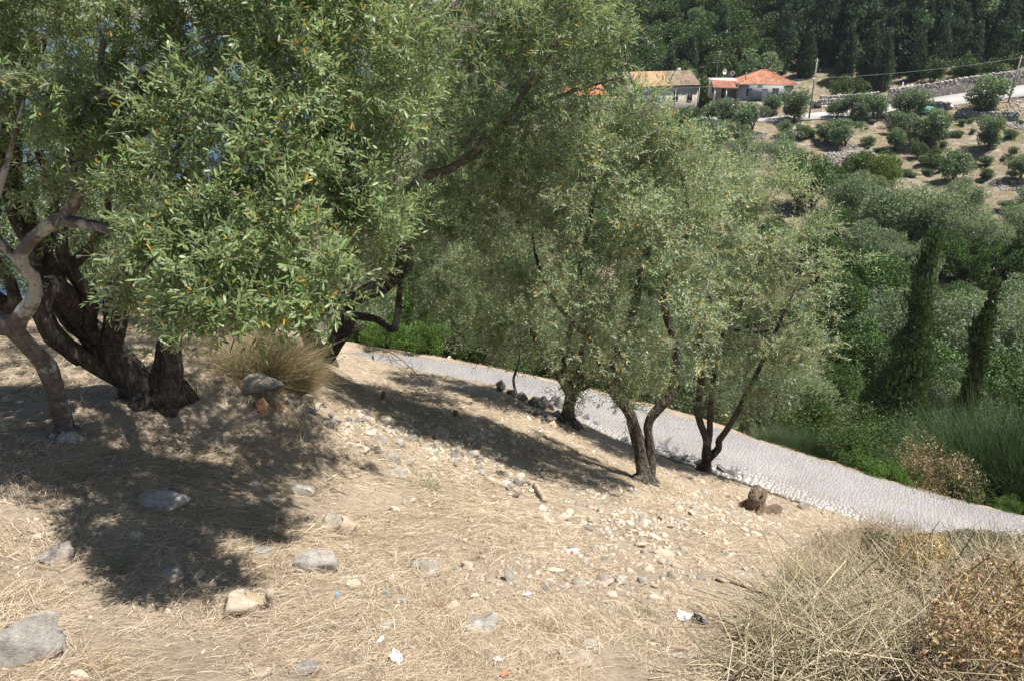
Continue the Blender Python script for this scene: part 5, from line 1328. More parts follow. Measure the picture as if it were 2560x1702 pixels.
# fine scatter everywhere on the near slope and path verge
xs = np.column_stack([rk.uniform(-5, 8, 2600), rk.uniform(3, 15.5, 2600)]); dl = dist_line(xs, pc)[0]
keep_ = (dl > PATH_W / 2) & ((rk.random(len(xs)) < 0.3) | (dl < PATH_W / 2 + 0.5)) & ~pile_area.inside(xs); xs = xs[keep_]; zs = H(xs)
for i in range(len(xs)):
    v, f = protos[int(rk.integers(0, 8))]; s = rk.uniform(0.006, 0.022)
    mb.add(v * s * np.array([1, .8, .7]) + [xs[i, 0], xs[i, 1], zs[i] + s * .3], f)
tag(mb.build('gravel', M['pale_stone']), 'fine stones and gravel scattered in the grass', 'gravel', kind='stuff')

re_ = rng_of(640)
edge_l = np.array([(640, 985), (740, 1010), (830, 1050), (930, 1085), (1020, 1115), (1100, 1125), (1180, 1150), (1260, 1195), (1330, 1225)], float)
for j in range(95):
    t_ = re_.uniform(0, len(edge_l) - 1.001); i_ = int(t_); c_ = edge_l[i_] * (1 - t_ + i_) + edge_l[i_ + 1] * (t_ - i_) + re_.normal(0, (22, 13))
    w_ = float(np.exp(re_.normal(math.log(17), .45)))
    rock_at('stone', c_[0], c_[1], w_, re_.uniform(.5, .9), 'grey stone in the rubble along the broken terrace edge', ['limestone', 'dark_stone', 'limestone', 'pale_stone'][j % 4], 120 + j % 12, 3, re_.uniform(0, 6.28), .3, 'stone', None, (re_.normal(0, .3), re_.normal(0, .3)), .8, 'rubble along the broken terrace edge')
# ------------------------------------------------------------------ wood and litter
def log_at(name, a, b, r0, r1, label, mat, cat, lift=0.0, bend=0.0, seed=1):
    pa, pb_ = G(*a), G(*b); pa = pa + [0, 0, r0 * .6 + lift]; pb_ = pb_ + [0, 0, r1 * .6]
    t = np.linspace(0, 1, 9)[:, None]; pts = pa * (1 - t) + pb_ * t; pts[:, 2] += bend * np.sin(t[:, 0] * math.pi); pts += np.column_stack([vnoise(pts, 3, seed + k) for k in range(3)]) * r0 * 0.5
    mb = MB(); mb.tube(pts - pa, np.linspace(r0, r1, 9), 10, rough=.2, seed=seed, ridge=.05)
    o = mb.build(name, M[mat], None, smooth=False); o.location = tuple(pa); tag(o, label, cat); return o
log_at('fallen_log', (1212, 1198), (1300, 1232), .045, .035, 'weathered grey log lying across the slope below the rubble', 'wood', 'log')
log_at('broken_branch', (1335, 1225), (1362, 1256), .04, .03, 'short broken stick with brown end, right of the weathered log', 'wood', 'stick', .05)
log_at('dead_stick', (650, 1378), (330, 1362), .012, .006, 'thin dead stick lying in the dappled straw', 'wood', 'stick')
log_at('dead_stick', (150, 1432), (190, 1412), .014, .01, 'splinter of orange wood at the cracked rock', 'wood', 'stick')
log_at('dead_stick', (1585, 1365), (1625, 1350), .008, .006, 'thin dark twig in the rubble patch', 'dark_wood', 'twig')
log_at('dead_stick', (1560, 1320), (1640, 1350), .006, .004, 'long thin twig lying across the white stones', 'dark_wood', 'twig')
def stump(u, v, hpx, r0, label, name='tree_stump', mat='dark_wood', lean=(0, 0), jag=0.25, seed=3, cat='stump'):
    g = G(u, v); dep = g[1] * CP - g[2] * SP; h = hpx / FPX * dep
    r = rng_of(seed); mb = MB(); sides = 14; rings = []
    a = np.linspace(0, 6.2832, sides, endpoint=False)
    for j, (zf, rf_) in enumerate([(-.15, 1.35), (0.05, 1.2), (.3, .95), (.65, .88), (1.0, .85)]):
        rr_ = r0 * rf_ * (1 + .18 * vnoise(np.column_stack([np.cos(a), np.sin(a), np.full(sides, zf)]), 1.5, seed) + .08 * r.normal(size=sides))
        zz = np.full(sides, h * zf)
        if j == 4: zz = zz + h * jag * r.uniform(-1, .5, sides)
        rings.append(np.column_stack([np.cos(a) * rr_ + lean[0] * zz, np.sin(a) * rr_ + lean[1] * zz, zz]))
    v_ = np.vstack(rings + [np.array([[lean[0] * h, lean[1] * h, h * (1 - jag * .8)]])])
    ia = np.arange(sides); ib = (ia + 1) % sides
    q_ = np.concatenate([np.column_stack([k * sides + ia, k * sides + ib, (k + 1) * sides + ib, (k + 1) * sides + ia]) for k in range(4)])
    mb.add(v_, np.column_stack([4 * sides + ia, 4 * sides + ib, np.full(sides, 5 * sides)]), q_)
    if r0 > .1:                                        # splinters left standing and roots running out
        for j in range(26):
            a0 = r.uniform(0, 6.28); q0 = np.array([math.cos(a0) * r0 * r.uniform(.3, .85), math.sin(a0) * r0 * r.uniform(.3, .85), h * r.uniform(.35, .8)])
            mb.tube([q0, q0 + [r.normal(0, .02), r.normal(0, .02), h * r.uniform(.15, .5)]], [r.uniform(.012, .03), .004], 4)
        for j in range(7):
            a0 = r.uniform(0, 6.28); dv = np.array([math.cos(a0), math.sin(a0), 0]); e0 = g + dv * r0 * r.uniform(1.6, 2.3)
            mb.tube([dv * r0 * .7 + [0, 0, h * .2], dv * r0 * 1.25 + [0, 0, .05], [e0[0] - g[0], e0[1] - g[1], hz(e0[0], e0[1]) - g[2] - .02]], [.04, .032, .01], 6, rough=.3, seed=j)
    o = mb.build(name, M[mat]); o.location = tuple(g); tag(o, label, cat); return o
stump(1888, 1275, 60, .15, 'rotten brown tree stump standing on the slope above the path', jag=.35, seed=17)
rock_at('rotten_root', 1932, 1282, 60, .75, 'broken lump of rotten root lying right of the stump', 'dark_stone', 91, 4, .4, .2, 'root').data.materials[0] = M['dark_wood']
stump(678, 1520, 60, .03, 'pale sawn-off sapling stump in the foreground straw', 'sapling_stump', 'wood', (.05, 0), .05, 5)
stump(957, 998, 22, .03, 'small dark post stump on the upper terrace', 'sapling_stump', 'dark_wood', (.15, 0), .2, 6)
stump(1140, 1042, 18, .045, 'dark brown stub on the sunny terrace', 'sapling_stump', 'dark_wood', (-.1, 0), .1, 7)
def crumple(name, u, v, wpx, label, mat, cat, seed, flat=.6, amp=.5):
    g = G(u, v); dep = g[1] * CP - g[2] * SP; r0 = wpx / FPX * dep / 2
    r = rng_of(seed); n_ = 9; xs_ = np.linspace(-1, 1, n_); Xg, Yg = np.meshgrid(xs_, xs_)
    q_ = np.column_stack([Xg.ravel(), Yg.ravel()]); hgt = amp * (vnoise(q_ + seed, 1.6, seed) + .6 * vnoise(q_ + seed, 3.7, seed + 1)) + .25
    jit = r.normal(0, .09, (n_ * n_, 2)); ang = .6 * vnoise(q_, .9, seed + 4)
    x_ = (q_[:, 0] + jit[:, 0]) * (1 - .25 * q_[:, 1] ** 2) ; y_ = (q_[:, 1] + jit[:, 1]) * flat * (1 - .3 * q_[:, 0] ** 2) + ang * .3
    vv_ = np.column_stack([x_, y_, np.maximum(hgt, -.05)]) * r0
    i_ = (np.arange(n_ - 1)[:, None] * n_ + np.arange(n_ - 1)[None]).ravel()
    me = make_mesh(name, vv_, None, np.column_stack([i_, i_ + 1, i_ + n_ + 1, i_ + n_]))
    o = obj(name, me, M[mat]); o.location = (g[0], g[1], g[2] + .025); o.rotation_euler = (0, 0, r.uniform(0, 6)); tag(o, label, cat)
    s_ = o.modifiers.new('thickness', 'SOLIDIFY'); s_.thickness = 0.001
    return o
crumple('tissue', 990, 1655, 46, 'crumpled white tissue, largest one, near the bottom centre', 'paper', 'tissue', 1)
crumple('tissue', 951, 1606, 22, 'small white tissue up left of the largest tissue', 'paper', 'tissue', 2)
crumple('tissue', 1318, 1493, 20, 'crumpled white tissue standing in straw right of centre', 'paper', 'tissue', 3, amp=.8)
crumple('tissue', 1245, 1656, 24, 'flattened white tissue right of the largest tissue', 'paper', 'tissue', 4, amp=.35)
crumple('plastic_bag', 1708, 1550, 42, 'white crumpled bag by the brush pile', 'paper', 'bag', 5, amp=.7)
crumple('plastic_bag', 1752, 1562, 44, 'black translucent bag touching the white one', 'black_plastic', 'bag', 6, amp=.8)
crumple('wrapper', 680, 1172, 16, 'pale blue wrapper lying in the tree shadow', 'blue_plastic', 'wrapper', 7)
crumple('wrapper', 862, 1375, 12, 'tiny blue scrap above the angular grey wedge', 'blue_plastic', 'wrapper', 8)
crumple('wrapper', 845, 1492, 24, 'light blue plastic strip under the angular grey wedge', 'blue_plastic', 'wrapper', 9, flat=.3)
crumple('wrapper', 964, 1486, 12, 'teal plastic scrap in the straw left of centre', 'teal_plastic', 'wrapper', 10)
crumple('wrapper', 1009, 1506, 11, 'dark blue scrap just below the teal one', 'blue_plastic', 'wrapper', 11)
crumple('wrapper', 1139, 1423, 10, 'teal scrap right of the grey oblong stone', 'teal_plastic', 'wrapper', 12)
crumple('dead_leaf', 1262, 1694, 24, 'salmon red scrap at the bottom edge', 'terracotta', 'scrap', 13)
g = G(1428, 1388)
mb = MB(); t_ = np.linspace(-.055, .055, 7)[:, None]; mb.tube(t_ * np.array([1, .15, 0]), np.array([.024, .031, .033, .033, .033, .031, .024]), 16)
can = mb.build('drink_can', M['tin'], None, True); can.location = (g[0], g[1], g[2] + .035); can.rotation_euler = (0, 0, .2); tag(can, 'white drink can with a red mark lying in the straw', 'can')
mb = MB(); a_ = np.linspace(2.2, 3.9, 7)
for s0, s1, ww in ((-.02, .012, .0338),):
    ring = [np.column_stack([np.full(7, x_), np.full(7, x_ * .15) + np.cos(a_ + .4) * ww, -np.sin(a_ - 2.6) * 0 + np.sqrt(np.maximum(ww ** 2 - (np.cos(a_ + .4) * ww) ** 2, 0))]) for x_ in (s0, s1)]
    mb.add(np.vstack(ring), None, [(i, i + 1, i + 8, i + 7) for i in range(6)])
mb.build('printed_mark', M['red_paint'], can)
# fallen dry branch at the far end of the path
fb = G(985, 905); root = empty('fallen_branch', fb); tag(root, 'dark fallen branch with bare twigs at the near edge of the path', 'fallen branch')
mb = MB(); rb = rng_of(88); A0 = G(940, 895) + [0, 0, .25]; B0 = G(1045, 950) + [0, 0, .08]
t_ = np.linspace(0, 1, 8)[:, None]; main = A0 * (1 - t_) + B0 * t_ + np.column_stack([np.zeros(8), np.zeros(8), .15 * np.sin(t_[:, 0] * 3)])
mb.tube(main - fb, np.linspace(.022, .006, 8), 6, rough=.1)
for j in range(46):
    s_ = rb.uniform(0.05, 1); p0_ = A0 * (1 - s_) + B0 * s_; d_ = norm(rb.normal(size=3) * [1, .8, .6] + [.5, -.1, .15]); L_ = rb.uniform(.15, .5)
    mb.tube(np.array([p0_, p0_ + d_ * L_ * .5 + rb.normal(0, .03, 3), p0_ + d_ * L_]) - fb, [.006, .004, .0015], 4, cap=False)
mb.build('twigs', M['dark_wood'], root)

# ------------------------------------------------------------------ far walls
def stone_wall(name, label, pts, h, thick, seed, s=0.34, tints=((0.50, 0.47, 0.43), (0.38, 0.36, 0.33), (0.56, 0.50, 0.43), (0.44, 0.37, 0.30)), zoff=0.0):
    r = rng_of(seed); pts = np.asarray(pts, float); root = empty(name, pts[0]); tag(root, label, 'stone wall')
    sg = np.linalg.norm(np.diff(pts[:, :2], axis=0), axis=1); ac = np.concatenate([[0], np.cumsum(sg)])
    core = MB(); st = MB(); n_ = max(3, int(ac[-1] / 1.2))
    ss = np.linspace(0, ac[-1], n_); c = np.column_stack([np.interp(ss, ac, pts[:, k]) for k in range(3)])
    t_, nn_ = frame_line(c); k = n_
    hh = h * (1 + .06 * r.normal(size=n_))
    vv_ = np.vstack([c + nn_ * thick * .4 - [0, 0, .5], c - nn_ * thick * .4 - [0, 0, .5], c + nn_ * thick * .4 + np.column_stack([np.zeros(k), np.zeros(k), hh * .94]), c - nn_ * thick * .4 + np.column_stack([np.zeros(k), np.zeros(k), hh * .94])]) - pts[0]
    i = np.arange(k - 1)
    q_ = np.vstack([np.column_stack([i, i + 1, i + 1 + 2 * k, i + 2 * k]), np.column_stack([i + k, i + 3 * k, i + 1 + 3 * k, i + 1 + k]), np.column_stack([i + 2 * k, i + 1 + 2 * k, i + 1 + 3 * k, i + 3 * k])])
    core.add(vv_, None, q_, (0.2, 0.185, 0.17)); core.build('core', M['far_stone'], root)
    z_ = 0.0
    pr = [rock_mesh(900 + j, 1, 5, .12, .8) for j in range(6)]
    while z_ < h:
        x_ = r.uniform(0, s)
        while x_ < ac[-1]:
            l = s * r.uniform(.6, 1.5); hgt = s * r.uniform(.55, .9)
            cc = np.array([np.interp(x_, ac, pts[:, k_]) for k_ in range(3)]); j = min(np.searchsorted(ac, x_, 'right') - 1, len(sg) - 1)
            tv = norm((pts[j + 1] - pts[j]) * [1, 1, 0]); nv = np.array([-tv[1], tv[0], 0])
            for sg_ in (-1,) if z_ < h - s else (-1, 1):
                v_, f_ = pr[int(r.integers(0, 6))]
                w_ = v_ * np.array([l * .55, thick * .3, hgt * .72])
                w_ = w_[:, :1] * tv + w_[:, 1:2] * nv + w_[:, 2:] * np.array([0, 0, 1.0])
                st.add(w_ + cc + nv * sg_ * thick * .36 + [0, 0, z_ + hgt * .5] - pts[0], f_, None, np.array(tints[int(r.integers(0, len(tints)))]) * r.uniform(.7, 1.25))
            x_ += l
        z_ += s * .72
    o = st.build('stones', M['far_stone'], root); o['kind'] = 'stuff'
    return root
def road_off(u0, u1, off, n_=10):
    t_, nn_ = frame_line(rc); L_ = rc + nn_ * off
    U = proj(L_)[0]; xs_ = np.linspace(u0, u1, n_)
    return np.column_stack([np.interp(xs_, U, L_[:, k]) for k in range(3)])
stone_wall('retaining_wall', 'tall pale stone retaining wall behind the far road at right', road_off(2215, 2660, 3.3, 12), 2.8, 0.6, 1)
stone_wall('dry_stone_wall', 'low grey rubble wall behind the far road near the pole', road_off(2055, 2200, 4.0, 6) + [0, 1.5, 1.2], 1.0, 0.8, 2)
stone_wall('terrace_wall', 'grey stone wall of the small yard below the green tarpaulin', np.array([G(2296, 272, 60), G(2330, 276, 60), G(2372, 280, 60)]), 1.3, 0.6, 3, tints=((0.34, 0.33, 0.31), (0.24, 0.235, 0.22), (0.44, 0.42, 0.38)))
stone_wall('terrace_wall', 'grey dry-stone terrace wall under the large roadside olive', np.array([G(2392, 292, 60), G(2440, 300, 60), G(2545, 300, 60)]), 1.2, 0.7, 4, tints=((0.30, 0.29, 0.28), (0.22, 0.215, 0.21), (0.40, 0.38, 0.35)))
stone_wall('house_terrace_wall', 'pale stone wall holding up the terrace of the tiled house', np.array([(37.8, 142.2, -17.0), (45, 141.9, -16.2), (53, 141.7, -15.6), (60, 141.5, -15.1)]), 2.0, 0.6, 5, tints=((0.48, 0.45, 0.41), (0.38, 0.36, 0.33), (0.55, 0.50, 0.43)))
def scree(label, poly, n_, seed, s=(0.08, 0.3), tint=(0.42, 0.40, 0.375), name='scree'):
    area = pix_region(poly); r = rng_of(seed); p = area(r, n_); z = H(p); mb = MB(); pr = [rock_mesh(920 + j, 1, 5) for j in range(6)]
    for i in range(n_):
        v_, f_ = pr[int(r.integers(0, 6))]; sz = r.uniform(*s) * r.uniform(.5, 1); a = r.uniform(0, 6.28)
        w_ = v_ * sz; w_ = np.column_stack([w_[:, 0] * math.cos(a) - w_[:, 1] * math.sin(a), w_[:, 0] * math.sin(a) + w_[:, 1] * math.cos(a), w_[:, 2]])
        mb.add(w_ + [p[i, 0], p[i, 1], z[i] + sz * .3 + r.uniform(0, .15)], f_, None, np.array(tint) * r.uniform(.65, 1.3))
    tag(mb.build(name, M['far_stone']), label, 'stones', kind='stuff')
scree('pale grey scree patch among the far olives', [(2050, 385), (2180, 378), (2200, 400), (2150, 435), (2085, 425)], 1100, 1, (0.06, 0.2), (0.34, 0.325, 0.305))
scree('grey scree below the olive bank by the stone house', [(1868, 330), (1920, 335), (1915, 350), (1865, 350)], 260, 2, (0.06, 0.18), (0.30, 0.29, 0.28))
scree('stone heap at the right edge of the far slope', [(2500, 310), (2570, 300), (2570, 330), (2530, 325)], 260, 3, (0.06, 0.22), (0.32, 0.305, 0.285))
scree('grey rocks on the lower brown slope', [(2490, 455), (2550, 450), (2560, 475), (2500, 480)], 220, 4, (0.06, 0.2), (0.30, 0.29, 0.275))
scree('white stones strewn over the far brown slope', [(2180, 320), (2560, 330), (2570, 560), (2440, 540), (2300, 440), (2200, 370)], 500, 5, (0.04, 0.15), (0.36, 0.32, 0.28))
scree('white stones along the bank beneath the road', [(2380, 262), (2570, 248), (2570, 300), (2390, 290)], 300, 6, (0.05, 0.25), (0.46, 0.41, 0.36))
scree('heap of pale earth and stones across the path at its far end', [(1090, 893), (1110, 888), (1140, 892), (1135, 899)], 90, 7, (0.02, 0.07), (0.6, 0.5, 0.4), 'stone_heap')
scree('white stones on the verge beyond the path', [(2250, 1195), (2290, 1195), (2310, 1222), (2270, 1215)], 60, 8, (0.02, 0.07), (0.62, 0.58, 0.5), 'stone_heap')

# ------------------------------------------------------------------ houses
def tile_slope(mb, a, b, c, d, rows, cols, tint, seed, bump_=0.05):
    """roof face a-b (eave) d-c (ridge side): stepped courses of half-round tiles"""
    r = rng_of(seed); a, b, c, d = map(np.asarray, (a, b, c, d)); nrm = norm(np.cross(b - a, d - a))
    L0 = np.linalg.norm(b - a)
    for i in range(rows):
        t0, t1 = i / rows, (i + 1.12) / rows
        t1 = min(t1, 1.0)
        l0, r0 = a + (d - a) * t0, b + (c - b) * t0; l1, r1 = a + (d - a) * t1, b + (c - b) * t1
        w0 = np.linalg.norm(r0 - l0); k = max(1, int(round(cols * w0 / L0)))
        for j in range(k):
            s0, s1 = j / k, (j + 1) / k; sm = (s0 + s1) / 2
            h0, h1 = bump_ * 1.0, bump_ * .35
            p = [l0 + (r0 - l0) * s0 + nrm * h0 * .3, l0 + (r0 - l0) * sm + nrm * (h0 + bump_), l0 + (r0 - l0) * s1 + nrm * h0 * .3,
                 l1 + (r1 - l1) * s0, l1 + (r1 - l1) * sm + nrm * (h1 + bump_ * .6), l1 + (r1 - l1) * s1]
            mb.add(p, None, [(0, 1, 4, 3), (1, 2, 5, 4)], np.array(tint) * r.uniform(.75, 1.2) * np.array([1, r.uniform(.9, 1.08), r.uniform(.85, 1.1)]))
def win(root, mbx, x, z, w, h, y, mat='glass', shut=None, frame='white_paint', n=(0, -1), depth=.12):
    """window set into a wall facing -y at depth y"""
    wmb = MB(); wmb.box((x - w / 2, y - .02, z), (x + w / 2, y + .02, z + h)); wo = wmb.build('window', M[mat], root)
    f = MB()
    for (x0, x1, z0, z1) in ((x - w / 2 - .08, x - w / 2, z - .08, z + h + .08), (x + w / 2, x + w / 2 + .08, z - .08, z + h + .08), (x - w / 2, x + w / 2, z + h, z + h + .08), (x - w / 2, x + w / 2, z - .08, z), (x - .025, x + .025, z, z + h)):
        f.box((x0, y - .06, z0), (x1, y + .01, z1))
    f.build('frame', M[frame], wo)
    if shut:
        for sx in shut:
            s_ = MB(); s_.box((x + sx * (w * .5) - w * .25, y - .10, z), (x + sx * (w * .5) + w * .25, y - .065, z + h))
            s_.build('shutter', M['blue_paint' if frame == 'blue' else 'shutter'], wo)
    return wo
# tiled house
hx = P(1846, 250, 145.0)
house = empty('house', (hx[0], 145.0, -13.9), R(-8)); tag(house, 'grey single-storey house with orange tiled hip roof and white annex', 'house')
Wd, Dp, Hh = 9.2, 9.0, 2.9
mb = MB(); mb.box((0, 0, 0), (Wd, Dp, Hh)); mb.build('wall', M['render_grey'], house)
mb = MB(); o_ = .45; ez = Hh - .02; rz_ = Hh + 2.0
e = [(-o_, -o_, ez), (Wd + o_, -o_, ez), (Wd + o_, Dp + o_, ez), (-o_, Dp + o_, ez)]
r1 = (Wd * .5 - .45, Dp * .5, rz_); r2 = (Wd * .5 + .45, Dp * .5, rz_)
TN = (0.44, 0.205, 0.13)
mb.add([*e, r1, r2], [(0, 4, 3), (1, 2, 5)], [(0, 1, 5, 4), (2, 3, 4, 5), (3, 2, 1, 0)], (0.35, 0.15, 0.08))
tile_slope(mb, e[0], e[1], r2, r1, 16, 34, TN, 1); tile_slope(mb, e[3], e[0], r1, r1, 16, 34, TN, 2); tile_slope(mb, e[1], e[2], r2, r2, 16, 34, TN, 3); tile_slope(mb, e[2], e[3], r1, r2, 16, 34, TN, 4)
roof = mb.build('roof', M['roof_new'], house)
mb = MB()
for a_, b_ in ((e[0], r1), (e[1], r2), (r1, r2), (e[3], r1), (e[2], r2)): mb.tube(np.array([a_, b_]) + [0, 0, .06], .11, 8, (0.5, 0.22, 0.12))
mb.build('ridge_tiles', M['roof_new'], roof)
mb = MB(); mb.box((-o_, -o_ - .05, ez - .16), (Wd + o_, -o_ + .05, ez - .02)); mb.box((-o_ - .05, -o_ + .06, ez - .16), (-o_ + .05, Dp + o_, ez - .02)); mb.build('fascia', M['wood'], roof)
mb = MB(); mb.tube([(1.0, 1.0, Hh + .3), (1.0, 1.0, Hh + 1.75)], .11, 10); mb.tube([(1.0, 1.0, Hh + 1.78), (1.0, 1.0, Hh + 1.9)], .17, 10); mb.build('flue_pipe', M['steel'], house)
win(house, None, 1.65, .75, .95, 1.35, 0, 'glass', (.55,)); win(house, None, 6.2, .8, 1.0, 1.35, 0, 'shutter')
dmb = MB(); dmb.box((3.85, -.05, .05), (4.85, .02, 2.1)); dr = dmb.build('door', M['white_paint'], house)
hm = MB(); hm.box((3.93, -.1, 1.0), (4.0, -.055, 1.15)); hm.build('handle', M['dark_metal'], dr)
mb = MB(); mb.box((3.0, -.35, 2.25), (3.85, -.02, 2.75)); mb.build('air_conditioner', M['white_paint'], house)
mb = MB(); mb.box((-.3, -1.1, -.55), (Wd + .3, -.05, .0)); mb.build('plinth', M['render_grey'], house)
# porch on the left with sloping tile roof
mb = MB(); pa = [(-4.6, -.9, Hh - .75), (-.3, -.9, Hh - .75), (-.3, 4.5, Hh + .05), (-4.6, 4.5, Hh + .05)]
mb.hexa([*pa, *[(x, y, z + .12) for x, y, z in pa]], (0.42, 0.17, 0.10)); tile_slope(mb, *[(x, y, z + .13) for x, y, z in pa], 9, 14, (0.40, 0.175, 0.115), 5)
mb.build('porch_roof', M['roof_new'], house)
for x_ in (-4.3, -2.3):
    mb = MB(); mb.box((x_ - .12, -.75, 0), (x_ + .12, -.5, Hh - .66)); mb.build('pillar', M['white_paint'], house)
mb = MB(); mb.box((-4.6, 4.6, 0), (-.05, 9.4, 3.0)); mb.build('annex', M['render_cream'], house)
mb = MB(); mb.box((-4.8, 4.4, 3.0), (.0, 9.6, 3.22)); mb.build('annex_roof', M['white_paint'], house)
win(house, None, -4.0, 1.0, .6, 1.5, 4.58, 'glass'); win(house, None, -2.0, .1, 1.1, 2.0, 4.58, 'glass')
mb = MB(); mb.box((-4.4, -2.6, -1.7), (9.2, -2.3, -.45)); mb.box((-4.4, -2.3, -1.7), (9.2, -1.1, -.62)); mb.build('terrace_parapet', M['render_cream'], house)
mb = MB(); mb.box((-1.9, -2.72, -1.6), (-.6, -2.62, -.4)); mb.build('gate', M['steel'], house)
for i, (x_, lab) in enumerate(((1.6, 'left terracotta flower pot on the white terrace wall'), (4.2, 'right terracotta flower pot on the white terrace wall'))):
    mb = MB(); mb.tube([(0, 0, 0), (0, 0, .1), (0, 0, .45), (0, 0, .5)], [.17, .19, .27, .28], 12); pot = mb.build('flower_pot', M['terracotta'], None)
    c_, s_ = math.cos(R(-8)), math.sin(R(-8)); pot.location = (hx[0] + c_ * x_ + s_ * 1.7, 145.0 + s_ * x_ - c_ * 1.7, -13.9 - .62); tag(pot, lab, 'flower pot')
    k_ = obj('plant', PROTO['lentisk1'][0], None, pot); k_.scale = (.22,) * 3; k_.location = (0, 0, .42)
mb = MB(); mb.box((-1.0, -.15, 0), (.0, .15, .7)); bx_ = mb.build('storage_box', M['blue_plastic']); bx_.location = (hx[0] - 1.2, 144.9, -13.9); tag(bx_, 'blue plastic box on the shaded porch', 'box')
# aerial mast and satellite dishes on the annex roof
mb = MB(); mb.tube([(0, 0, 0), (.12, 0, 2.6), (.3, 0, 4.9)], [.04, .035, .03], 6)
for z_ in (4.3, 4.7): mb.tube([(-.35, 0, z_), (.85, .1, z_)], .02, 4)
a_ = mb.build('aerial_mast', M['steel']); a_.location = (hx[0] - 2.6, 152.0, -13.9 + 3.2); tag(a_, 'tall thin aerial mast on the white annex roof', 'aerial')
def dish(loc, r0, lab, az):
    root = empty('satellite_dish', loc, az); tag(root, lab, 'satellite dish'); mb = MB(); n_ = 18; rings = []
    a = np.linspace(0, 6.2832, n_, endpoint=False); vs = [np.array([[0, 0, 0]])]
    for k_ in (.35, .7, 1.0): vs.append(np.column_stack([np.cos(a) * r0 * k_, np.full(n_, -.28 * r0 * k_ ** 2), np.sin(a) * r0 * k_]))
    v_ = np.vstack(vs); ia = np.arange(n_); ib = (ia + 1) % n_
    q_ = np.concatenate([np.column_stack([1 + k_ * n_ + ia, 1 + k_ * n_ + ib, 1 + (k_ + 1) * n_ + ib, 1 + (k_ + 1) * n_ + ia]) for k_ in (0, 1)])
    mb.add(v_ + [0, 0, 1.3], np.column_stack([np.zeros(n_, int), 1 + ia, 1 + ib]), q_); mb.build('reflector', M['white_paint'], root, True)
    mb = MB(); mb.tube([(0, .1, 0), (0, .06, 1.3)], .04, 6); mb.build('mast', M['steel'], root); mb = MB(); mb.tube([(0, -.05, 1.3 - r0 * .8), (0, -r0 * .9, 1.35)], .02, 4); mb.build('feed_arm', M['steel'], root)
dish((hx[0] - 1.2, 152.0, -13.9 + 3.2), .5, 'higher satellite dish by the tiled roof', .5); dish((hx[0] - .7, 148.0, -13.9 + 3.2), .45, 'lower white satellite dish touching the tiled roof', -.3)
# old stone house
sx0 = P(1592, 217, 147.0)
old = empty('house', (sx0[0], 147.0, -17.8), R(18)); tag(old, 'old two-storey stone house with half new, half weathered tile roof', 'house')
W2, D2 = 12.8, 6.5; H2 = sx0[2] + 17.8
mb = MB(); mb.box((0, 0, 0), (W2, D2, H2)); mb.build('wall', M['old_stone_wall'], old)
mb = MB(); mb.add([(-.06, 0, 0), (-.06, D2, 0), (-.06, D2, H2), (-.06, D2 / 2, H2 + 2.3), (-.06, 0, H2), (.3, 0, 0), (.3, D2, 0), (.3, D2, H2), (.3, D2 / 2, H2 + 2.3), (.3, 0, H2)], [(2, 3, 4), (7, 9, 8)], [(0, 4, 2, 1), (5, 6, 7, 9), (0, 5, 9, 4), (1, 2, 7, 6), (2, 3, 8, 7), (3, 4, 9, 8)]); mb.build('gable_wall', M['shaded_stone_wall'], old)
rid = H2 + 2.25
mb = MB(); mb.add([(-.1, -.35, H2 - .05), (W2 + .1, -.35, H2 - .05), (W2 + .1, D2 + .35, H2 - .05), (-.1, D2 + .35, H2 - .05), (.1, D2 / 2, rid), (W2 - .2, D2 / 2, rid)], [(0, 4, 3), (1, 2, 5)], [(0, 1, 5, 4), (2, 3, 4, 5), (3, 2, 1, 0)], (0.25, 0.16, 0.11))
tile_slope(mb, (-.1, -.35, H2 - .04), (W2 * .52, -.35, H2 - .04), (W2 * .52, D2 / 2, rid + .02), (.1, D2 / 2, rid + .02), 12, 24, (0.50, 0.29, 0.175), 6)
tile_slope(mb, (W2 * .52, -.35, H2 - .04), (W2 + .1, -.35, H2 - .04), (W2 - .2, D2 / 2, rid + .02), (W2 * .52, D2 / 2, rid + .02), 12, 22, (0.29, 0.22, 0.165), 7, .07)
mb.build('roof', M['roof_new'], old)
for (x_, z_, f_) in ((2.0, 3.4, 'blue_paint'), (4.4, 3.4, 'blue_paint'), (8.0, 3.6, 'wood'), (10.9, 3.4, 'wood'), (10.9, .6, 'wood'), (8.0, .6, 'wood')):
    win(old, None, x_, z_, .9, 1.35, 0, 'blue_paint' if f_ == 'blue_paint' else 'glass', None, f_)
mb = MB(); mb.tube([(W2 - 2.6, D2 / 2 + .3, rid - .4), (W2 - 2.6, D2 / 2 + .3, rid + .5)], .4, 4); mb.build('broken_chimney', M['old_stone_wall'], old)
mb = MB(); mb.tube([(W2 * .62, -.06, 0), (W2 * .62, -.06, H2 - .1)], .05, 6); mb.tube([(W2 - .05, -.06, 0), (W2 - .05, -.06, H2 - .1)], .05, 6); mb.build('drain_pipe', M['white_paint'], old)
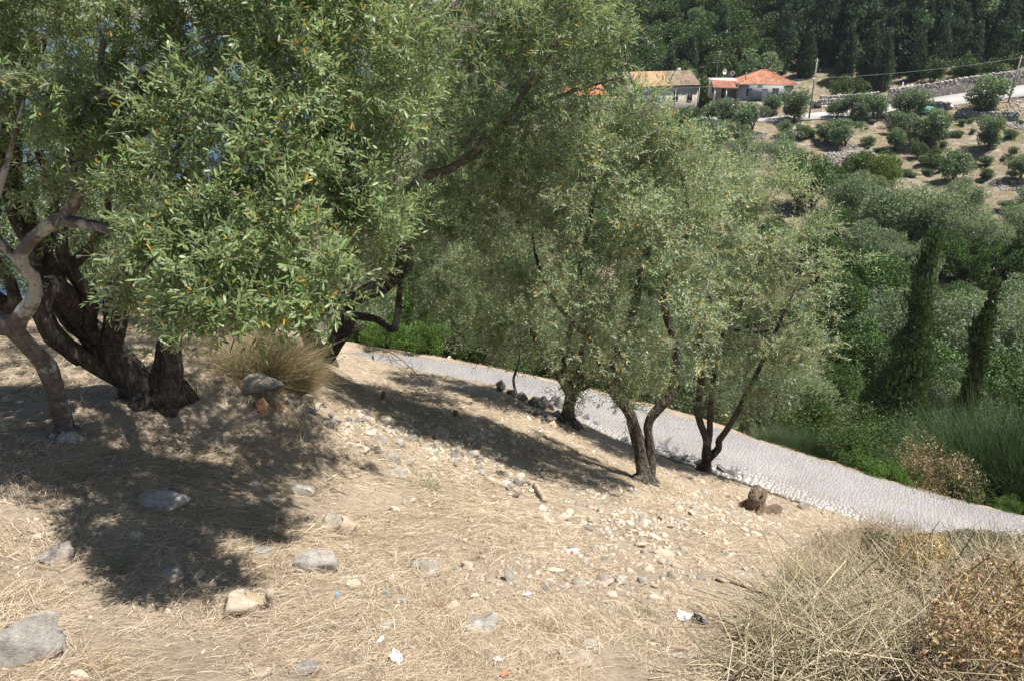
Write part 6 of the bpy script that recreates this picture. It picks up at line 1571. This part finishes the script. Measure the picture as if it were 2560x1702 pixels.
# small low house further left, mostly behind leaves
lx = P(1415, 258, 150.0)
low = empty('house', (lx[0], 150, lx[2] - 1.2), R(14)); tag(low, 'low house with orange roof and blue door seen through the olive leaves', 'house')
mb = MB(); mb.box((0, 0, -1), (7.5, 6, 2.6)); mb.build('wall', M['white_paint'], low)
mb = MB(); tile_slope(mb, (-.4, -.5, 2.5), (7.9, -.5, 2.5), (7.9, 3, 4.0), (-.4, 3, 4.0), 9, 24, (0.55, 0.19, 0.10), 8); tile_slope(mb, (7.9, 6.5, 2.5), (-.4, 6.5, 2.5), (-.4, 3, 4.0), (7.9, 3, 4.0), 9, 24, (0.55, 0.19, 0.10), 9); mb.build('roof', M['roof_new'], low)
mb = MB(); mb.box((1.2, -.06, 0), (2.3, .02, 2.1)); mb.build('door', M['blue_paint'], low)
win(low, None, 4.6, .8, 1.4, 1.2, 0, 'glass')
pr_ = P(1467, 280, 146); me = flower_heads(350, 900, .7, 1.2)
k_ = plant('flowering_shrub', 'far_olive0', (pr_[0], 146, hz(pr_[0], 146)), 'shrub with magenta flowers before the low house', 'bush', .55, 0)
at_ = me.attributes['tint']; at_.data.foreach_set('color', np.tile(np.array([.42, .04, .16, 1], np.float32), len(me.vertices))); me.materials.append(M['green_leaf'])
f_ = obj('flowers', me, None, k_); f_.location = (0, -1.2, 2.2); f_.scale = (3, 2, 3); f_['kind'] = 'stuff'

# ------------------------------------------------------------------ poles, wires, motorbikes, yard
def pole(name, base_uv, y, h, lean, label):
    p = P(base_uv[0], base_uv[1], y); z_ = hz(p[0], y)
    root = empty(name, (p[0], y, z_)); tag(root, label, 'utility pole')
    mb = MB(); mb.tube([(0, 0, -.3), (lean * h * .5, 0, h * .5), (lean * h, 0, h)], [.15, .13, .1], 10); mb.build('post', M['pole_wood'], root, True)
    mb = MB(); mb.box((lean * h - .35, -.06, h - .55), (lean * h + .35, .06, h - .45)); mb.build('crossarm', M['dark_metal'], root)
    for s_ in (-.3, .3):
        mb = MB(); mb.tube([(lean * h + s_, 0, h - .45), (lean * h + s_, 0, h - .28)], [.05, .04], 8); mb.build('insulator', M['white_paint'], root)
    return np.array([p[0] + lean * h, y, z_ + h])
t1_ = pole('utility_pole', (2022, 300), 136.0, 9.8, 0.0, 'grey wooden utility pole beside the parked motorbikes')
t2_ = pole('utility_pole', (2526, 232), 129.5, 7.2, 0.06, 'dark leaning utility pole at the right edge of the far road')
def wire(a, b, sag, label, r0=.022):
    t_ = np.linspace(0, 1, 24)[:, None]; p = a * (1 - t_) + b * t_; p[:, 2] -= sag * 4 * (t_ * (1 - t_))[:, 0]
    mb = MB(); mb.tube(p - a, r0, 4, cap=False); o = mb.build('overhead_wire', M['wire'], None); o.location = tuple(a); tag(o, label, 'wire')
aw = np.array([t1_[0] - .1, t1_[1], t1_[2] - 3.1])
wire(aw, t2_ + [0, 0, -.35], .5, 'overhead wire between the two utility poles')
wire(aw, np.array([*P(1478, 225, 143)]), .5, 'overhead wire running left past the tiled house front')
mb = MB(); mb.box((-.02, -.12, 0), (.25, .12, .35)); lo_ = mb.build('pole_lamp', M['white_paint']); lo_.location = (t1_[0] - .35, t1_[1] - .1, t1_[2] - 3.4); tag(lo_, 'small white lamp box on the pole by the motorbikes', 'lamp')
def motorbike(loc, rz, label, body, scale=1.0):
    root = empty('motorbike', loc, rz); root.scale = (scale,) * 3; tag(root, label, 'motorbike')
    for x_ in (-.68, .68):
        mb = MB(); a = np.linspace(0, 6.2832, 15); mb.tube(np.column_stack([x_ + np.cos(a) * .27, np.zeros(15), .31 + np.sin(a) * .27]), .055, 6, cap=False); w_ = mb.build('wheel', M['rubber'], root, True)
        mb = MB(); mb.tube([(x_, -.05, .31), (x_, .05, .31)], .2, 12); mb.build('rim', M['steel'], w_)
    mb = MB(); mb.hexa([(-.45, -.1, .35), (.35, -.1, .35), (.35, .1, .35), (-.45, .1, .35), (-.55, -.12, .7), (.4, -.1, .75), (.4, .1, .75), (-.55, .12, .7)]); mb.build('body', M[body], root)
    mb = MB(); mb.hexa([(-.75, -.12, .74), (.1, -.13, .72), (.1, .13, .72), (-.75, .12, .74), (-.72, -.1, .84), (.05, -.11, .82), (.05, .11, .82), (-.72, .1, .84)]); mb.build('seat', M['rubber'], root)
    mb = MB(); mb.tube([(.68, 0, .31), (.52, 0, .75), (.42, 0, 1.05)], .035, 6); mb.build('fork', M['steel'], root)
    mb = MB(); mb.tube([(.36, -.36, 1.08), (.44, 0, 1.05), (.36, .36, 1.08)], .022, 6); mb.build('handlebar', M['dark_metal'], root)
    mb = MB(); mb.tube([(.5, 0, .88), (.62, 0, .88)], [.1, .11], 10); mb.build('headlight', M['white_paint'], root)
mp = road_off(2022, 2062, 2.2, 3) + [0, 0, .32]
motorbike(tuple(mp[0] + [0, 0, .03]), .1, 'pale scooter parked at the white wall, left of the pair', 'white_paint', 1.05)
motorbike(tuple(mp[1] + [0, 0, .03]), .05, 'dark motorbike parked at the white wall, right of the pair', 'dark_metal', 1.25)
rw_ = road_off(1995, 2075, 3.1, 5); mb = MB()
for a_, b_ in zip(rw_[:-1], rw_[1:]):
    mb.hexa([(a_[0], a_[1], a_[2] - .2), (b_[0], b_[1], b_[2] - .2), (b_[0], b_[1] + .25, b_[2] - .2), (a_[0], a_[1] + .25, a_[2] - .2), (a_[0], a_[1], a_[2] + 1.05), (b_[0], b_[1], b_[2] + 1.05), (b_[0], b_[1] + .25, b_[2] + 1.05), (a_[0], a_[1] + .25, a_[2] + 1.05)])
tag(mb.build('concrete_wall', M['white_paint']), 'low white wall behind the parked motorbikes', 'wall')
g_ = road_off(2318, 2322, -4.2, 2)[0]; g_[2] = hz(g_[0], g_[1])
cv, cf = rock_mesh(960, 3, 4, .2, .5)
tp = obj('tarpaulin_heap', make_mesh('tarpaulin_heap', cv * [1.5, 1.0, 1.1] + [0, 0, .6], cf, smooth=True), M['tarp']); tp.location = tuple(g_); tag(tp, 'heap covered by green tarpaulin below the road edge', 'tarpaulin')
for k_, (dx, lab) in enumerate(((2.4, 'white sack beside the green tarpaulin'), (3.6, 'second white sack, farther from the green tarpaulin'))):
    cv, cf = rock_mesh(970 + k_, 2, 3, .15, .8); sk = obj('sack', make_mesh('sack', cv * .5 + [0, 0, .35], cf, smooth=True), M['white_paint']); sk.location = (g_[0] + dx, g_[1] - .4, hz(g_[0] + dx, g_[1] - .4)); tag(sk, lab, 'sack')
for k_ in range(3):
    q_ = road_off(2248 + 12 * k_, 2250 + 12 * k_, 4.0, 2)[0]; mb = MB(); mb.box((-.06, -.06, 0), (.06, .06, [1.5, .9, .9][k_] + 2.2)); o = mb.build('wall_post', M['white_paint']); o.location = tuple(q_); tag(o, ['taller white post on the road wall', 'middle short white post on the road wall', 'right short white post on the road wall'][k_], 'post')

# ------------------------------------------------------------------ thin summer haze over the valley
hb = MB(); hb.box((-215, -29, -70), (235, 358, 95)); hzo = hb.build('haze', None)
hm_ = bpy.data.materials.new('thin_haze'); hm_.use_nodes = True; hn = hm_.node_tree.nodes
hn.remove(hn['Principled BSDF']); pv = hn.new('ShaderNodeVolumePrincipled'); pv.inputs['Color'].default_value = (0.80, 0.88, 1.0, 1); pv.inputs['Density'].default_value = 0.0001; pv.inputs['Anisotropy'].default_value = 0.2
hm_.node_tree.links.new(pv.outputs[0], hn['Material Output'].inputs['Volume']); hzo.data.materials.clear(); hzo.data.materials.append(hm_)
tag(hzo, 'thin bluish haze in the valley air', 'haze', kind='stuff')
